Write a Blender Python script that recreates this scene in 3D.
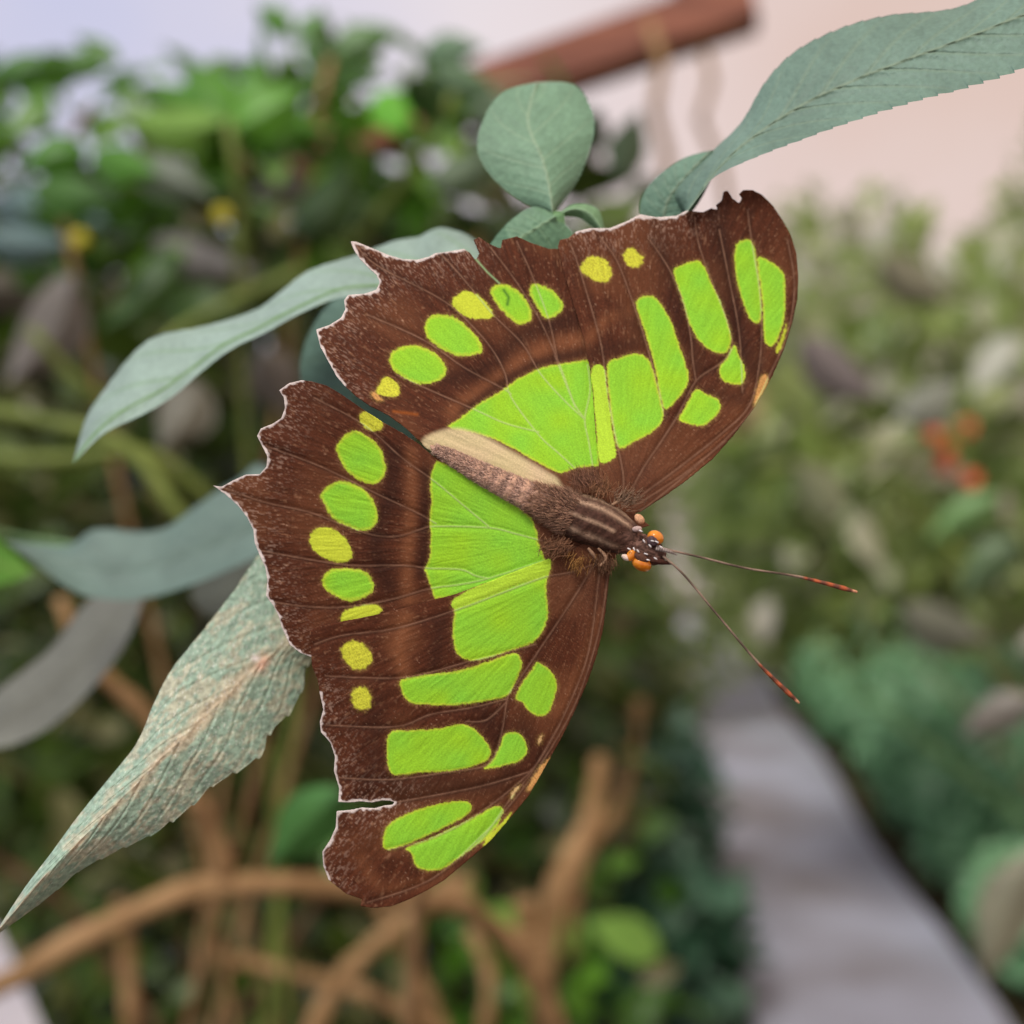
import bpy, math, random
import numpy as np
from mathutils import Vector
for o in list(bpy.data.objects): bpy.data.objects.remove(o)
SC = bpy.context.scene
COL = SC.collection

# ------------------------------------------------------------------ camera
F = 1098.0; H = 1.30
cd = bpy.data.cameras.new('camera'); cam = bpy.data.objects.new('camera', cd); COL.objects.link(cam)
cam.location = (0, 0, H); cam.rotation_euler = (math.pi/2, 0, 0)
cd.sensor_width = 36; cd.sensor_fit = 'HORIZONTAL'; cd.lens = 36*F/1024
cd.clip_start = 0.005; cd.clip_end = 100
cd.dof.use_dof = True; cd.dof.focus_distance = 0.1265; cd.dof.aperture_fstop = 10.5
SC.camera = cam
def P(px, py, d):
    px = np.asarray(px, float); py = np.asarray(py, float); d = np.asarray(d, float)
    x, y, d = np.broadcast_arrays(px, py, d)
    return np.stack([d*(x-512)/F, d, H-d*(y-512)/F], -1)

# ------------------------------------------------------------------ sky
W = bpy.data.worlds.new('sky'); SC.world = W; W.use_nodes = True
n = W.node_tree.nodes; l = W.node_tree.links; n.clear()
tc = n.new('ShaderNodeTexCoord'); sp = n.new('ShaderNodeSeparateXYZ'); l.new(tc.outputs['Generated'], sp.inputs[0])
mr = n.new('ShaderNodeMapRange'); l.new(sp.outputs['X'], mr.inputs[0]); mr.inputs[1].default_value = -0.35; mr.inputs[2].default_value = 0.35
rp = n.new('ShaderNodeValToRGB'); l.new(mr.outputs[0], rp.inputs[0])
e = rp.color_ramp.elements
e[0].position = 0.0; e[0].color = (0.42, 0.50, 0.82, 1)
e[1].position = 1.0; e[1].color = (0.66, 0.42, 0.31, 1)
q = rp.color_ramp.elements.new(0.45); q.color = (0.70, 0.68, 0.80, 1)
q = rp.color_ramp.elements.new(0.72); q.color = (0.72, 0.52, 0.46, 1)
nz = n.new('ShaderNodeTexNoise'); nz.inputs['Scale'].default_value = 3.5; nz.inputs['Detail'].default_value = 3
l.new(tc.outputs['Generated'], nz.inputs['Vector'])
mc = n.new('ShaderNodeMix'); mc.data_type = 'RGBA'; l.new(nz.outputs[0], mc.inputs[0])
mc.inputs[7].default_value = (0.86, 0.76, 0.76, 1); l.new(rp.outputs[0], mc.inputs[6])
bg = n.new('ShaderNodeBackground'); l.new(mc.outputs[2], bg.inputs[0]); bg.inputs[1].default_value = 0.92
wo = n.new('ShaderNodeOutputWorld'); l.new(bg.outputs[0], wo.inputs[0])
# ------------------------------------------------------------------ sun (soft, through the translucent roof)
sd = bpy.data.lights.new('sun', 'SUN'); so = bpy.data.objects.new('sun', sd); COL.objects.link(so)
sd.energy = 2.35; sd.angle = math.radians(18); sd.color = (1.0, 0.96, 0.90)
so.rotation_euler = Vector((0.30, 0.62, -0.80)).to_track_quat('-Z', 'Y').to_euler()
SC.view_settings.view_transform = 'Standard'; SC.view_settings.look = 'None'
SC.view_settings.gamma = 1; SC.view_settings.exposure = 0.12; SC.view_settings.use_curve_mapping = False

# ------------------------------------------------------------------ helpers
def lin(r, g, b):
    f = lambda c: ((c/255+0.055)/1.055)**2.4 if c > 10.3 else c/255/12.92
    return np.array([f(r), f(g), f(b)])
def catmull(p, k=6, closed=False):
    p = np.asarray(p, float); n_ = len(p); out = []
    rng_ = range(n_) if closed else range(n_-1)
    for i in rng_:
        if closed: a, b, c, d = p[(i-1) % n_], p[i], p[(i+1) % n_], p[(i+2) % n_]
        else: a, b, c, d = p[max(i-1, 0)], p[i], p[i+1], p[min(i+2, n_-1)]
        for t in np.arange(k)/k:
            out.append(0.5*((2*b)+(c-a)*t+(2*a-5*b+4*c-d)*t*t+(3*b-a-3*c+d)*t**3))
    if not closed: out.append(p[-1])
    return np.array(out)
def resample(p, n_, smooth=True):
    p = np.asarray(p, float)
    if smooth and len(p) > 2: p = catmull(p, 8)
    s = np.r_[0, np.cumsum(np.linalg.norm(np.diff(p[:, :2], axis=0), axis=1))]
    t = np.linspace(0, s[-1], n_)
    return np.stack([np.interp(t, s, p[:, k]) for k in range(p.shape[1])], -1)
def vnoise(x, y, seed=0):
    x = np.asarray(x, float); y = np.asarray(y, float)
    r = np.random.RandomState(seed).rand(256, 256)
    xi = np.floor(x).astype(int); yi = np.floor(y).astype(int); fx = x-xi; fy = y-yi
    fx = fx*fx*(3-2*fx); fy = fy*fy*(3-2*fy)
    g = lambda i, j: r[i % 256, j % 256]
    return (g(xi, yi)*(1-fx)+g(xi+1, yi)*fx)*(1-fy)+(g(xi, yi+1)*(1-fx)+g(xi+1, yi+1)*fx)*fy
def segdist(pts, a, b):
    ab = b-a; L = (ab**2).sum()+1e-12
    t = np.clip(((pts-a)@ab)/L, 0, 1)
    return np.linalg.norm(pts-(a+t[:, None]*ab), axis=1)
def polydist(pts, poly, closed=False):
    d = np.full(len(pts), 1e9); m = len(poly)
    for i in range(m if closed else m-1): d = np.minimum(d, segdist(pts, poly[i], poly[(i+1) % m]))
    return d
def inside(pts, poly):
    c = np.zeros(len(pts), bool); m = len(poly); x, y = pts[:, 0], pts[:, 1]
    for i in range(m):
        x1, y1 = poly[i]; x2, y2 = poly[(i+1) % m]
        if y1 == y2: continue
        k = ((y1 > y) != (y2 > y)) & (x < (x2-x1)*(y-y1)/(y2-y1)+x1)
        c ^= k
    return c
def sdf(pts, poly):
    d = polydist(pts, poly, True); return np.where(inside(pts, poly), -d, d)
def sstep(a, b, x):
    t = np.clip((x-a)/(b-a), 0, 1); return t*t*(3-2*t)

def root(name, label, cat, loc, group=None):
    o = bpy.data.objects.new(name, None); COL.objects.link(o); o.location = loc
    o.empty_display_size = 0.01; o['label'] = label; o['category'] = cat
    if group: o['group'] = group
    o['_loc'] = list(map(float, loc)); return o
def mk(name, V, Fc, mat, parent=None, col=None, tint=None, smooth=True, label=None, kind=None):
    V = np.asarray(V, float); me = bpy.data.meshes.new(name)
    org = np.array(parent['_loc']) if parent is not None else np.zeros(3)
    Fc = np.asarray(Fc) if not isinstance(Fc, list) else Fc
    if isinstance(Fc, np.ndarray):
        nf, k = Fc.shape
        me.vertices.add(len(V)); me.vertices.foreach_set('co', (V-org).astype(np.float32).ravel())
        me.loops.add(nf*k); me.loops.foreach_set('vertex_index', Fc.astype(np.int32).ravel())
        me.polygons.add(nf); me.polygons.foreach_set('loop_start', np.arange(0, nf*k, k, dtype=np.int32))
        me.update(calc_edges=True)
    else:
        me.from_pydata((V-org).tolist(), [], Fc)
    me.validate()
    if smooth: me.polygons.foreach_set('use_smooth', [True]*len(me.polygons))
    if col is not None:
        a = me.color_attributes.new('col', 'FLOAT_COLOR', 'POINT')
        c = np.ones((len(V), 4), np.float32); c[:, :3] = np.clip(col, 0.001, 0.95); a.data.foreach_set('color', c.ravel())
    if tint is not None:
        a = me.attributes.new('tint', 'FLOAT', 'POINT'); a.data.foreach_set('value', np.asarray(tint, np.float32))
    me.materials.append(mat); o = bpy.data.objects.new(name, me); COL.objects.link(o)
    if parent is not None: o.parent = parent; o['_loc'] = list(parent['_loc'])
    if label: o['label'] = label
    if kind: o['kind'] = kind
    return o
def merge(parts):
    V = []; Fc = []; C = []; k = 0
    for p in parts:
        V.append(p[0]); Fc.append(np.asarray(p[1])+k); k += len(p[0])
        if len(p) > 2: C.append(p[2])
    return np.concatenate(V), np.concatenate(Fc), (np.concatenate(C) if C else None)
def tube(pts, r, seg=8, squash=None):
    """pts Nx3, r scalar or N; closed ends"""
    pts = np.asarray(pts, float); N = len(pts); r = np.broadcast_to(np.asarray(r, float), (N,)).copy()
    T = np.gradient(pts, axis=0); T /= np.linalg.norm(T, axis=1)[:, None]+1e-12
    up = np.array([0, -1., 0.]) if abs(T[0][1]) < .9 else np.array([1., 0, 0])
    V = []
    for i in range(N):
        s = np.cross(T[i], up); s /= np.linalg.norm(s)+1e-12; u = np.cross(s, T[i]); up = u
        a = np.arange(seg)/seg*2*math.pi
        V.append(pts[i]+r[i]*(np.cos(a)[:, None]*s+np.sin(a)[:, None]*u))
    V = np.concatenate(V+[pts[:1], pts[-1:]]); Fc = []
    for i in range(N-1):
        for j in range(seg):
            k = (j+1) % seg; Fc.append((i*seg+j, i*seg+k, (i+1)*seg+k, (i+1)*seg+j))
    a, b = N*seg, N*seg+1
    for j in range(0, seg, 2):
        Fc.append((a, (j+2) % seg, j+1, j)); o_ = (N-1)*seg; Fc.append((b, o_+j, o_+j+1, o_+(j+2) % seg))
    return V, np.array(Fc)

# ------------------------------------------------------------------ materials
def newmat(name):
    m = bpy.data.materials.new(name); m.use_nodes = True; t = m.node_tree; t.nodes.clear(); return m, t.nodes, t.links
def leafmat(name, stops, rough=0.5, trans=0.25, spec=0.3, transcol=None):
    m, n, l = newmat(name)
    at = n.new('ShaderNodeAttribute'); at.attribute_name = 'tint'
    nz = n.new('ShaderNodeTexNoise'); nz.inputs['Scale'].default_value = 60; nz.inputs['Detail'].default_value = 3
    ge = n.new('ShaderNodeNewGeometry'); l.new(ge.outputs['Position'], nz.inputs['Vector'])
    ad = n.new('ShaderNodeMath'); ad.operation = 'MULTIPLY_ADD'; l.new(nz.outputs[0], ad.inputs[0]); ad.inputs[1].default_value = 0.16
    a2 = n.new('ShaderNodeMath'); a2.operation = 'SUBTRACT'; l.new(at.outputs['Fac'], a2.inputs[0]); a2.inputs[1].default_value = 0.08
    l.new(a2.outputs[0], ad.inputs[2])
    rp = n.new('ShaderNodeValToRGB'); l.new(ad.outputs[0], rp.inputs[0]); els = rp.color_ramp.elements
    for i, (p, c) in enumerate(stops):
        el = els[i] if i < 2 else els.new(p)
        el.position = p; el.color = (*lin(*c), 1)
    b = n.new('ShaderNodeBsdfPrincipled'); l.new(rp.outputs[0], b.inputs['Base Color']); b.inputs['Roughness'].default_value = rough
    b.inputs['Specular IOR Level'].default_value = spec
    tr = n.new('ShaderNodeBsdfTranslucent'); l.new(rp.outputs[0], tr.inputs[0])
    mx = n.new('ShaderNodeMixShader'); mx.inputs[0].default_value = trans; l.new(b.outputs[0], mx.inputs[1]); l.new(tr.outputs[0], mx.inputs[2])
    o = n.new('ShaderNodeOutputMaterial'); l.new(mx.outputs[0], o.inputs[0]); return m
def colmat(name, rough=0.6, spec=0.3, sheen=0.0, nscale=3000, namt=0.25, bump=0.0, trans=0.0):
    m, n, l = newmat(name)
    at = n.new('ShaderNodeAttribute'); at.attribute_name = 'col'
    ge = n.new('ShaderNodeNewGeometry'); nz = n.new('ShaderNodeTexNoise'); nz.inputs['Scale'].default_value = nscale; nz.inputs['Detail'].default_value = 2
    l.new(ge.outputs['Position'], nz.inputs['Vector'])
    mr = n.new('ShaderNodeMapRange'); l.new(nz.outputs[0], mr.inputs[0]); mr.inputs[1].default_value = .25; mr.inputs[2].default_value = .75
    mr.inputs[3].default_value = 1-namt; mr.inputs[4].default_value = 1+namt
    vm = n.new('ShaderNodeVectorMath'); vm.operation = 'SCALE'; l.new(at.outputs['Color'], vm.inputs[0]); l.new(mr.outputs[0], vm.inputs['Scale'])
    b = n.new('ShaderNodeBsdfPrincipled'); l.new(vm.outputs[0], b.inputs['Base Color']); b.inputs['Roughness'].default_value = rough
    b.inputs['Specular IOR Level'].default_value = spec; b.inputs['Sheen Weight'].default_value = sheen
    if bump:
        bp = n.new('ShaderNodeBump'); bp.inputs['Distance'].default_value = bump; bp.inputs['Strength'].default_value = .6
        l.new(nz.outputs[0], bp.inputs['Height']); l.new(bp.outputs[0], b.inputs['Normal'])
    o = n.new('ShaderNodeOutputMaterial')
    if trans:
        tr = n.new('ShaderNodeBsdfTranslucent'); l.new(vm.outputs[0], tr.inputs[0]); mx = n.new('ShaderNodeMixShader'); mx.inputs[0].default_value = trans
        l.new(b.outputs[0], mx.inputs[1]); l.new(tr.outputs[0], mx.inputs[2]); l.new(mx.outputs[0], o.inputs[0])
    else: l.new(b.outputs[0], o.inputs[0])
    return m
def flatmat(name, c1, c2, scale=20, rough=0.7, spec=0.3, bump=0.0, stretch=(1, 1, 1), detail=5):
    m, n, l = newmat(name)
    ge = n.new('ShaderNodeNewGeometry'); mp = n.new('ShaderNodeMapping'); mp.inputs['Scale'].default_value = stretch
    l.new(ge.outputs['Position'], mp.inputs[0]); nz = n.new('ShaderNodeTexNoise'); nz.inputs['Scale'].default_value = scale; nz.inputs['Detail'].default_value = detail
    l.new(mp.outputs[0], nz.inputs['Vector'])
    rp = n.new('ShaderNodeValToRGB'); l.new(nz.outputs[0], rp.inputs[0])
    rp.color_ramp.elements[0].position = .35; rp.color_ramp.elements[0].color = (*lin(*c1), 1)
    rp.color_ramp.elements[1].position = .65; rp.color_ramp.elements[1].color = (*lin(*c2), 1)
    b = n.new('ShaderNodeBsdfPrincipled'); l.new(rp.outputs[0], b.inputs['Base Color']); b.inputs['Roughness'].default_value = rough
    b.inputs['Specular IOR Level'].default_value = spec
    if bump:
        bp = n.new('ShaderNodeBump'); bp.inputs['Distance'].default_value = bump; l.new(nz.outputs[0], bp.inputs['Height']); l.new(bp.outputs[0], b.inputs['Normal'])
    o = n.new('ShaderNodeOutputMaterial'); l.new(b.outputs[0], o.inputs[0]); return m

M_wing = colmat('wing_scales', rough=0.75, spec=0.15, nscale=5500, namt=0.16, bump=0.00004, trans=0.06)
M_body = colmat('body_fur', rough=0.8, spec=0.15, nscale=4000, namt=0.35, bump=0.0001)
M_eye = flatmat('amber_eye', (205, 110, 20), (235, 150, 50), 900, 0.12, 0.6)
M_blade = colmat('leaf_blade', rough=0.55, spec=0.3, nscale=1800, namt=0.10, bump=0.00012, trans=0.12)
M_bgblade = colmat('thin_leaf_blade', rough=0.4, spec=0.4, nscale=200, namt=0.12, trans=0.4)
M_dusty = colmat('dusty_leaf_blade', rough=0.6, spec=0.35, nscale=1500, namt=0.3, bump=0.0003, trans=0.05)
M_stemg = flatmat('green_stem', (95, 135, 90), (125, 160, 110), 300, 0.55)
M_bark = flatmat('tan_bark', (128, 98, 62), (165, 132, 92), 35, 0.8, 0.2, 0.002)
M_bark_dk = flatmat('dark_bark', (70, 52, 36), (105, 80, 55), 30, 0.85, 0.2, 0.002)
M_bark_gr = flatmat('green_twig', (95, 110, 45), (125, 140, 65), 30, 0.6)
M_ground = flatmat('leaf_litter_soil', (42, 36, 24), (72, 66, 40), 9, 0.95, 0.1, 0.01)
M_path = flatmat('pale_concrete', (132, 126, 128), (176, 178, 192), 1.6, 0.6, 0.3, 0.002, detail=6)  # pale bluish tone carries the surface sheen in the colour
M_wood = flatmat('reddish_timber', (104, 58, 42), (158, 98, 72), 6, 0.6, 0.3, 0.001, (1, 1, 8))
M_red = flatmat('red_petals', (214, 74, 44), (236, 110, 74), 60, 0.5)
M_yel = flatmat('yellow_petals', (175, 170, 40), (205, 195, 70), 60, 0.5)
M_white = flatmat('whitewashed_board', (205, 200, 205), (225, 220, 222), 8, 0.6)

# ------------------------------------------------------------------ setting
def gz(x, y): return 0*x
gx, gy = np.meshgrid(np.linspace(-9, 11, 61), np.linspace(-3, 17, 61)); N = 61
gzv = 0.05*vnoise(gx*1.3+20, gy*1.3+20, 4)-0.06
idx = np.arange(N*N).reshape(N, N)
quad = lambda idx: np.stack([idx[:-1, :-1], idx[:-1, 1:], idx[1:, 1:], idx[1:, :-1]], -1).reshape(-1, 4)
g = mk('ground', np.stack([gx, gy, gzv], -1).reshape(-1, 3), quad(idx), M_ground); g['kind'] = 'structure'
# path with a gentle crown, 8 cm thick, running away from the camera
ys = np.linspace(0.3, 14, 60); us = np.linspace(0, 1, 9); V = []; 
for y in ys:
    xl = 0.60+0.126*(y-2.8)+0.02*math.sin(y*3); xr = 1.24+0.126*(y-2.8)+0.02*math.sin(y*2.3+1)
    for u in us: V.append((xl+(xr-xl)*u, y, 0.012+0.01*math.sin(math.pi*u)))
nt = len(ys); idx = np.arange(nt*9).reshape(nt, 9); Fc = quad(idx).tolist(); V = np.array(V); B = V.copy(); B[:, 2] = -0.08; k = len(V)
Fc += [[a+k for a in f[::-1]] for f in Fc]
for i in range(nt-1):
    for j in (0, 8): a, b = idx[i, j], idx[i+1, j]; Fc.append([a, b, b+k, a+k] if j else [b, a, a+k, b+k])
Fc.append([int(a) for a in idx[0]]+[int(a)+k for a in idx[0][::-1]]); Fc.append([int(a) for a in idx[-1][::-1]]+[int(a)+k for a in idx[-1]])
p_ = mk('path', np.concatenate([V, B]), [list(map(int, f)) for f in Fc], M_path, smooth=False); p_['kind'] = 'structure'

# ------------------------------------------------------------------ timber beam under the roof
def boxbeam(a, b, w, h, mat, name, parent, up=(0, 0, 1), bev=0.004):
    a = Vector(a); b = Vector(b); t = (b-a); L = t.length; t.normalize(); up = Vector(up); s = t.cross(up).normalized(); u = s.cross(t).normalized()
    prof = []
    for sx, sy in ((1, 1), (-1, 1), (-1, -1), (1, -1)):
        c = [(sx*(w/2), sy*(h/2-bev)), (sx*(w/2-bev), sy*(h/2))]
        prof += c if sx*sy > 0 else c[::-1]
    V = []
    for k in range(2):
        for x, y in prof: V.append(tuple((a if k == 0 else b)+s*x+u*y))
    n_ = len(prof); Fc = [[j, (j+1) % n_, n_+(j+1) % n_, n_+j] for j in range(n_)]+[list(range(n_))[::-1], list(range(n_, 2*n_))]
    return mk(name, V, Fc, mat, parent, smooth=False)
bd = 1.5
pa = P(752, 2, bd); pb = P(-120, 300, 1.75)
br = root('timber_beam', 'reddish brown sloping timber beam under the roof above the leaves', 'beam', tuple(pa))
boxbeam(pa, pb, 0.065, 0.066, M_wood, 'rail', br)
boxbeam(P(700, 22, bd+0.03), P(640, -420, bd+0.03), 0.05, 0.07, M_wood, 'post', br, up=(0, 1, 0))
# hanging vine from the beam
vr = root('hanging_vine', 'thin brown dry vine hanging from the timber beam', 'vine', tuple(P(655, 30, bd-.04)))
V, Fc = tube(P(*np.array([(650, 25, bd-.03), (662, 60, bd-.05), (655, 110, bd-.05), (668, 160, bd-.04), (660, 230, bd-.03), (672, 330, bd)]).T), 0.008)
mk('stem', V, Fc, M_bark, vr)
V, Fc = tube(P(*np.array([(700, 30, bd), (712, 80, bd), (700, 120, bd), (722, 170, bd+.02), (735, 260, bd)]).T), 0.006)
mk('stem', V, Fc, M_bark, vr)

# ------------------------------------------------------------------ leaf clouds
TT = np.array([0, .12, .3, .5, .7, .88, 1.0]); WW = np.array([.04, .30, .48, .5, .36, .15, .01])
def template(bend=0.25, fold=0.18, wid=0.55):
    V = []
    for t, w in zip(TT, WW):
        z = -bend*t*t
        for s in (-1, 0, 1): V.append((t, s*w*wid, z+abs(s)*w*fold))
    idx = np.arange(len(TT)*3).reshape(len(TT), 3); return np.array(V), quad(idx)
def leaves(pos, dirs, size, seed, wid=0.55, tint=None, nup=0.6):
    r = np.random.RandomState(seed); n_ = len(pos); tv, tf = template(wid=wid)
    d = dirs/np.linalg.norm(dirs, axis=1)[:, None]
    upv = r.normal(size=(n_, 3))*0.55+np.array([0, -0.25, nup]); s = np.cross(upv, d); s /= np.linalg.norm(s, axis=1)[:, None]+1e-9
    u = np.cross(d, s); size = np.broadcast_to(size, (n_,))[:, None, None]
    bend = r.uniform(-.3, 1.6, n_)[:, None, None]
    V = tv[None, :, 0:1]*d[:, None]+tv[None, :, 1:2]*s[:, None]+bend*tv[None, :, 2:3]*u[:, None]
    V = pos[:, None]+V*size
    Fc = tf[None]+(np.arange(n_)*len(tv))[:, None, None]
    if tint is None: tint = r.rand(n_)
    return V.reshape(-1, 3), Fc.reshape(-1, 4), np.repeat(tint, len(tv))
def shrub(name, label, cat, c, rad, nleaf, size, mat, seed, wid=0.55, stems=6, stem_r=0.01, bark=None, group=None, shell=0.5, tint_up=0.25, floor=0.02, foot=None):
    """shrub rooted in the ground below its crown"""
    r = np.random.RandomState(seed); c = np.array(c, float); rad = np.array(rad, float)
    base = (c[0], c[1], 0.0) if foot is None else (*foot, 0.0); rt = root(name, label, cat, base, group)
    q = r.normal(size=(nleaf, 3)); q /= np.linalg.norm(q, axis=1)[:, None]
    rr = (1-shell*r.rand(nleaf)**1.2)*(0.86+0.28*vnoise(q[:, 0]*2.5+9, q[:, 2]*2.5+q[:, 1]*2+9, seed))
    pos = c+q*rr[:, None]*rad; pos[:, 2] = np.maximum(pos[:, 2], floor+0.08*r.rand(nleaf))
    d = q*0.7+r.normal(size=(nleaf, 3))*0.6+np.array([0, 0, -0.15])
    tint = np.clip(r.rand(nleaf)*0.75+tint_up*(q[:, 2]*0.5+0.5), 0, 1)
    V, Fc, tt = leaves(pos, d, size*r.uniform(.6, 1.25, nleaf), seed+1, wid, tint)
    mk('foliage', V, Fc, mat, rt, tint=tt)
    parts = []
    for k in range(stems):
        e = c+q[k]*rad*0.8; e[2] = max(e[2], 0.1); b = np.array(base)+np.array([r.uniform(-.05, .05), r.uniform(-.05, .05), -0.04])
        mid = b*0.45+e*0.55+r.normal(size=3)*rad*0.12; mid[2] = max(mid[2], .05)
        pts = resample(np.array([b, b*0.7+mid*0.3+r.normal(size=3)*0.02, mid, e]), 10)
        parts.append(tube(pts, np.linspace(stem_r, stem_r*.35, 10), 6))
    V, Fc, _ = merge(parts); mk('stem', V, Fc, bark or M_bark_dk, rt)
    return rt

L_right = leafmat('hazed_muted_green_foliage', [(0, (92, 112, 52)), (1, (222, 226, 206)), (.3, (136, 160, 80)), (.6, (170, 188, 112)), (.85, (194, 188, 168))], rough=.4, spec=.45, trans=.45)  # haze is mixed in as lighter, yellower leaf colours
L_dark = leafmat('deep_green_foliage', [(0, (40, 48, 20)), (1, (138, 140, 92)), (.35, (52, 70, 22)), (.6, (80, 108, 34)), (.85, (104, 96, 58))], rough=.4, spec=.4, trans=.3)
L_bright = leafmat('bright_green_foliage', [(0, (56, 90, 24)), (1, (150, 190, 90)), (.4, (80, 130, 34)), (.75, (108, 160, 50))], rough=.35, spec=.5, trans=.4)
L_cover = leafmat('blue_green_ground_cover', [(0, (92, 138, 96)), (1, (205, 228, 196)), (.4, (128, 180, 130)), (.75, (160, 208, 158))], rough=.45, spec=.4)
L_bluish = leafmat('dark_bluish_foliage', [(0, (30, 50, 34)), (1, (134, 158, 140)), (.4, (48, 82, 58)), (.8, (84, 122, 94))], rough=.4, spec=.5)

# far hedge wall, left to right (each a rounded shrub)
far = [
 (-3.2, 7.3, 1.5, 1.4, 1.0, 1.8, L_dark, 'dark evergreen shrub at the far left behind the broad leaves'),
 (-1.3, 5.4, 1.35, 1.3, .9, 1.5, L_dark, 'dark evergreen shrub behind the left edge of the butterfly'),
 (-.1, 8.1, 1.3, 1.2, .9, 1.35, L_dark, 'dark round shrub behind the butterfly near the end of the path'),
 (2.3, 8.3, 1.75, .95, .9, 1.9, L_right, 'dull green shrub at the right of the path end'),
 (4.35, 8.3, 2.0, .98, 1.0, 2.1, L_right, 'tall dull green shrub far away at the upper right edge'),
]
for i, (x, y, z, rx, ry, rz, m, lab) in enumerate(far):
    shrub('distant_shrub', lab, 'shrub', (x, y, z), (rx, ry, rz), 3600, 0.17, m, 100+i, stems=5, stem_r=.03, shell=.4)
# right-hand middle shrubs
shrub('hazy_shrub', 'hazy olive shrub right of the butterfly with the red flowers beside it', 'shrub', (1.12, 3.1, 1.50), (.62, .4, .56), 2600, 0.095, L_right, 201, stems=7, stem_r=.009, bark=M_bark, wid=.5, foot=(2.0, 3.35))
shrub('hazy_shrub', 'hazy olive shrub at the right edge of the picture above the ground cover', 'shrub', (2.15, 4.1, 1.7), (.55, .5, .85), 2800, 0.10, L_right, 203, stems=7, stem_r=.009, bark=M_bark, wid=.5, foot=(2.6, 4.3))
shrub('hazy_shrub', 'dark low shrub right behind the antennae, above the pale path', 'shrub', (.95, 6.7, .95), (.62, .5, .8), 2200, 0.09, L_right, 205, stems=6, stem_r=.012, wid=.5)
# ground cover clumps on the right of the path
cv = [(1.66, 3.75, .30, .26, .34), (1.76, 4.55, .33, .26, .38), (1.47, 3.1, .18, .15, .24), (2.22, 4.2, .36, .25, .34), (2.36, 5.0, .38, .28, .40), (1.93, 5.42, .40, .32, .42), (1.80, 3.08, .26, .16, .26), (2.0, 6.35, .42, .36, .44)]
cl = ['round blue green ground cover clump beside the middle of the path', 'blue green ground cover clump further along the path edge', 'low blue green ground cover clump at the bottom right beside the path',
      'blue green ground cover mound second back from the path edge', 'high blue green ground cover mound behind the clumps on the right', 'blue green ground cover clump third along the path, beyond its middle', 'lowest blue green ground cover clump in the bottom right corner', 'small far blue green clump where the pale path disappears']
for i, (x, y, z, rx, ry) in enumerate(cv):
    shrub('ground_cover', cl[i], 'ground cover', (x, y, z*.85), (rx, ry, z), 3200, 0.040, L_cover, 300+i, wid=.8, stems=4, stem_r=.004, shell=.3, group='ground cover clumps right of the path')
# plants left of the path
lp = [(.33, 2.85, .26, .26, .3, L_bluish, 'dark bluish leafy plant on the left edge of the path at the bottom'), (.42, 3.7, .33, .27, .4, L_bluish, 'dark bluish plant further along the left edge of the path'),
      (-.18, 3.5, .28, .26, .3, L_dark, 'low dark green plant at the bottom beneath the butterfly'), (.48, 4.9, .4, .34, .4, L_dark, 'dark leafy plant where the path disappears')]
for i, (x, y, z, rx, ry, m, lab) in enumerate(lp):
    shrub('border_plant', lab, 'plant', (x, y, z*.8), (rx, ry, z), 900, 0.085, m, 400+i, wid=.6, stems=4, stem_r=.006)
# mid-left dark mass
ml = [(-.52, 1.95, .92, .40, .3, .80, L_dark, 'dense dark shrub behind the long pale leaf on the left'), (-.05, 2.75, .85, .45, .3, .76, L_dark, 'dense dark shrub directly behind the butterfly'),
      (-.98, 3.3, .42, .58, .34, .42, L_dark, 'low dark shrub behind the tangled brown branches'), (-1.4, 2.45, 1.15, .44, .4, .8, L_dark, 'dark shrub at the left edge behind the broad leaves')]
for i, (x, y, z, rx, ry, rz, m, lab) in enumerate(ml):
    shrub('dense_shrub', lab, 'shrub', (x, y, z), (rx, ry, rz), 2600, 0.085, m, 500+i, stems=10, stem_r=.012, bark=M_bark, shell=.55)

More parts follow.
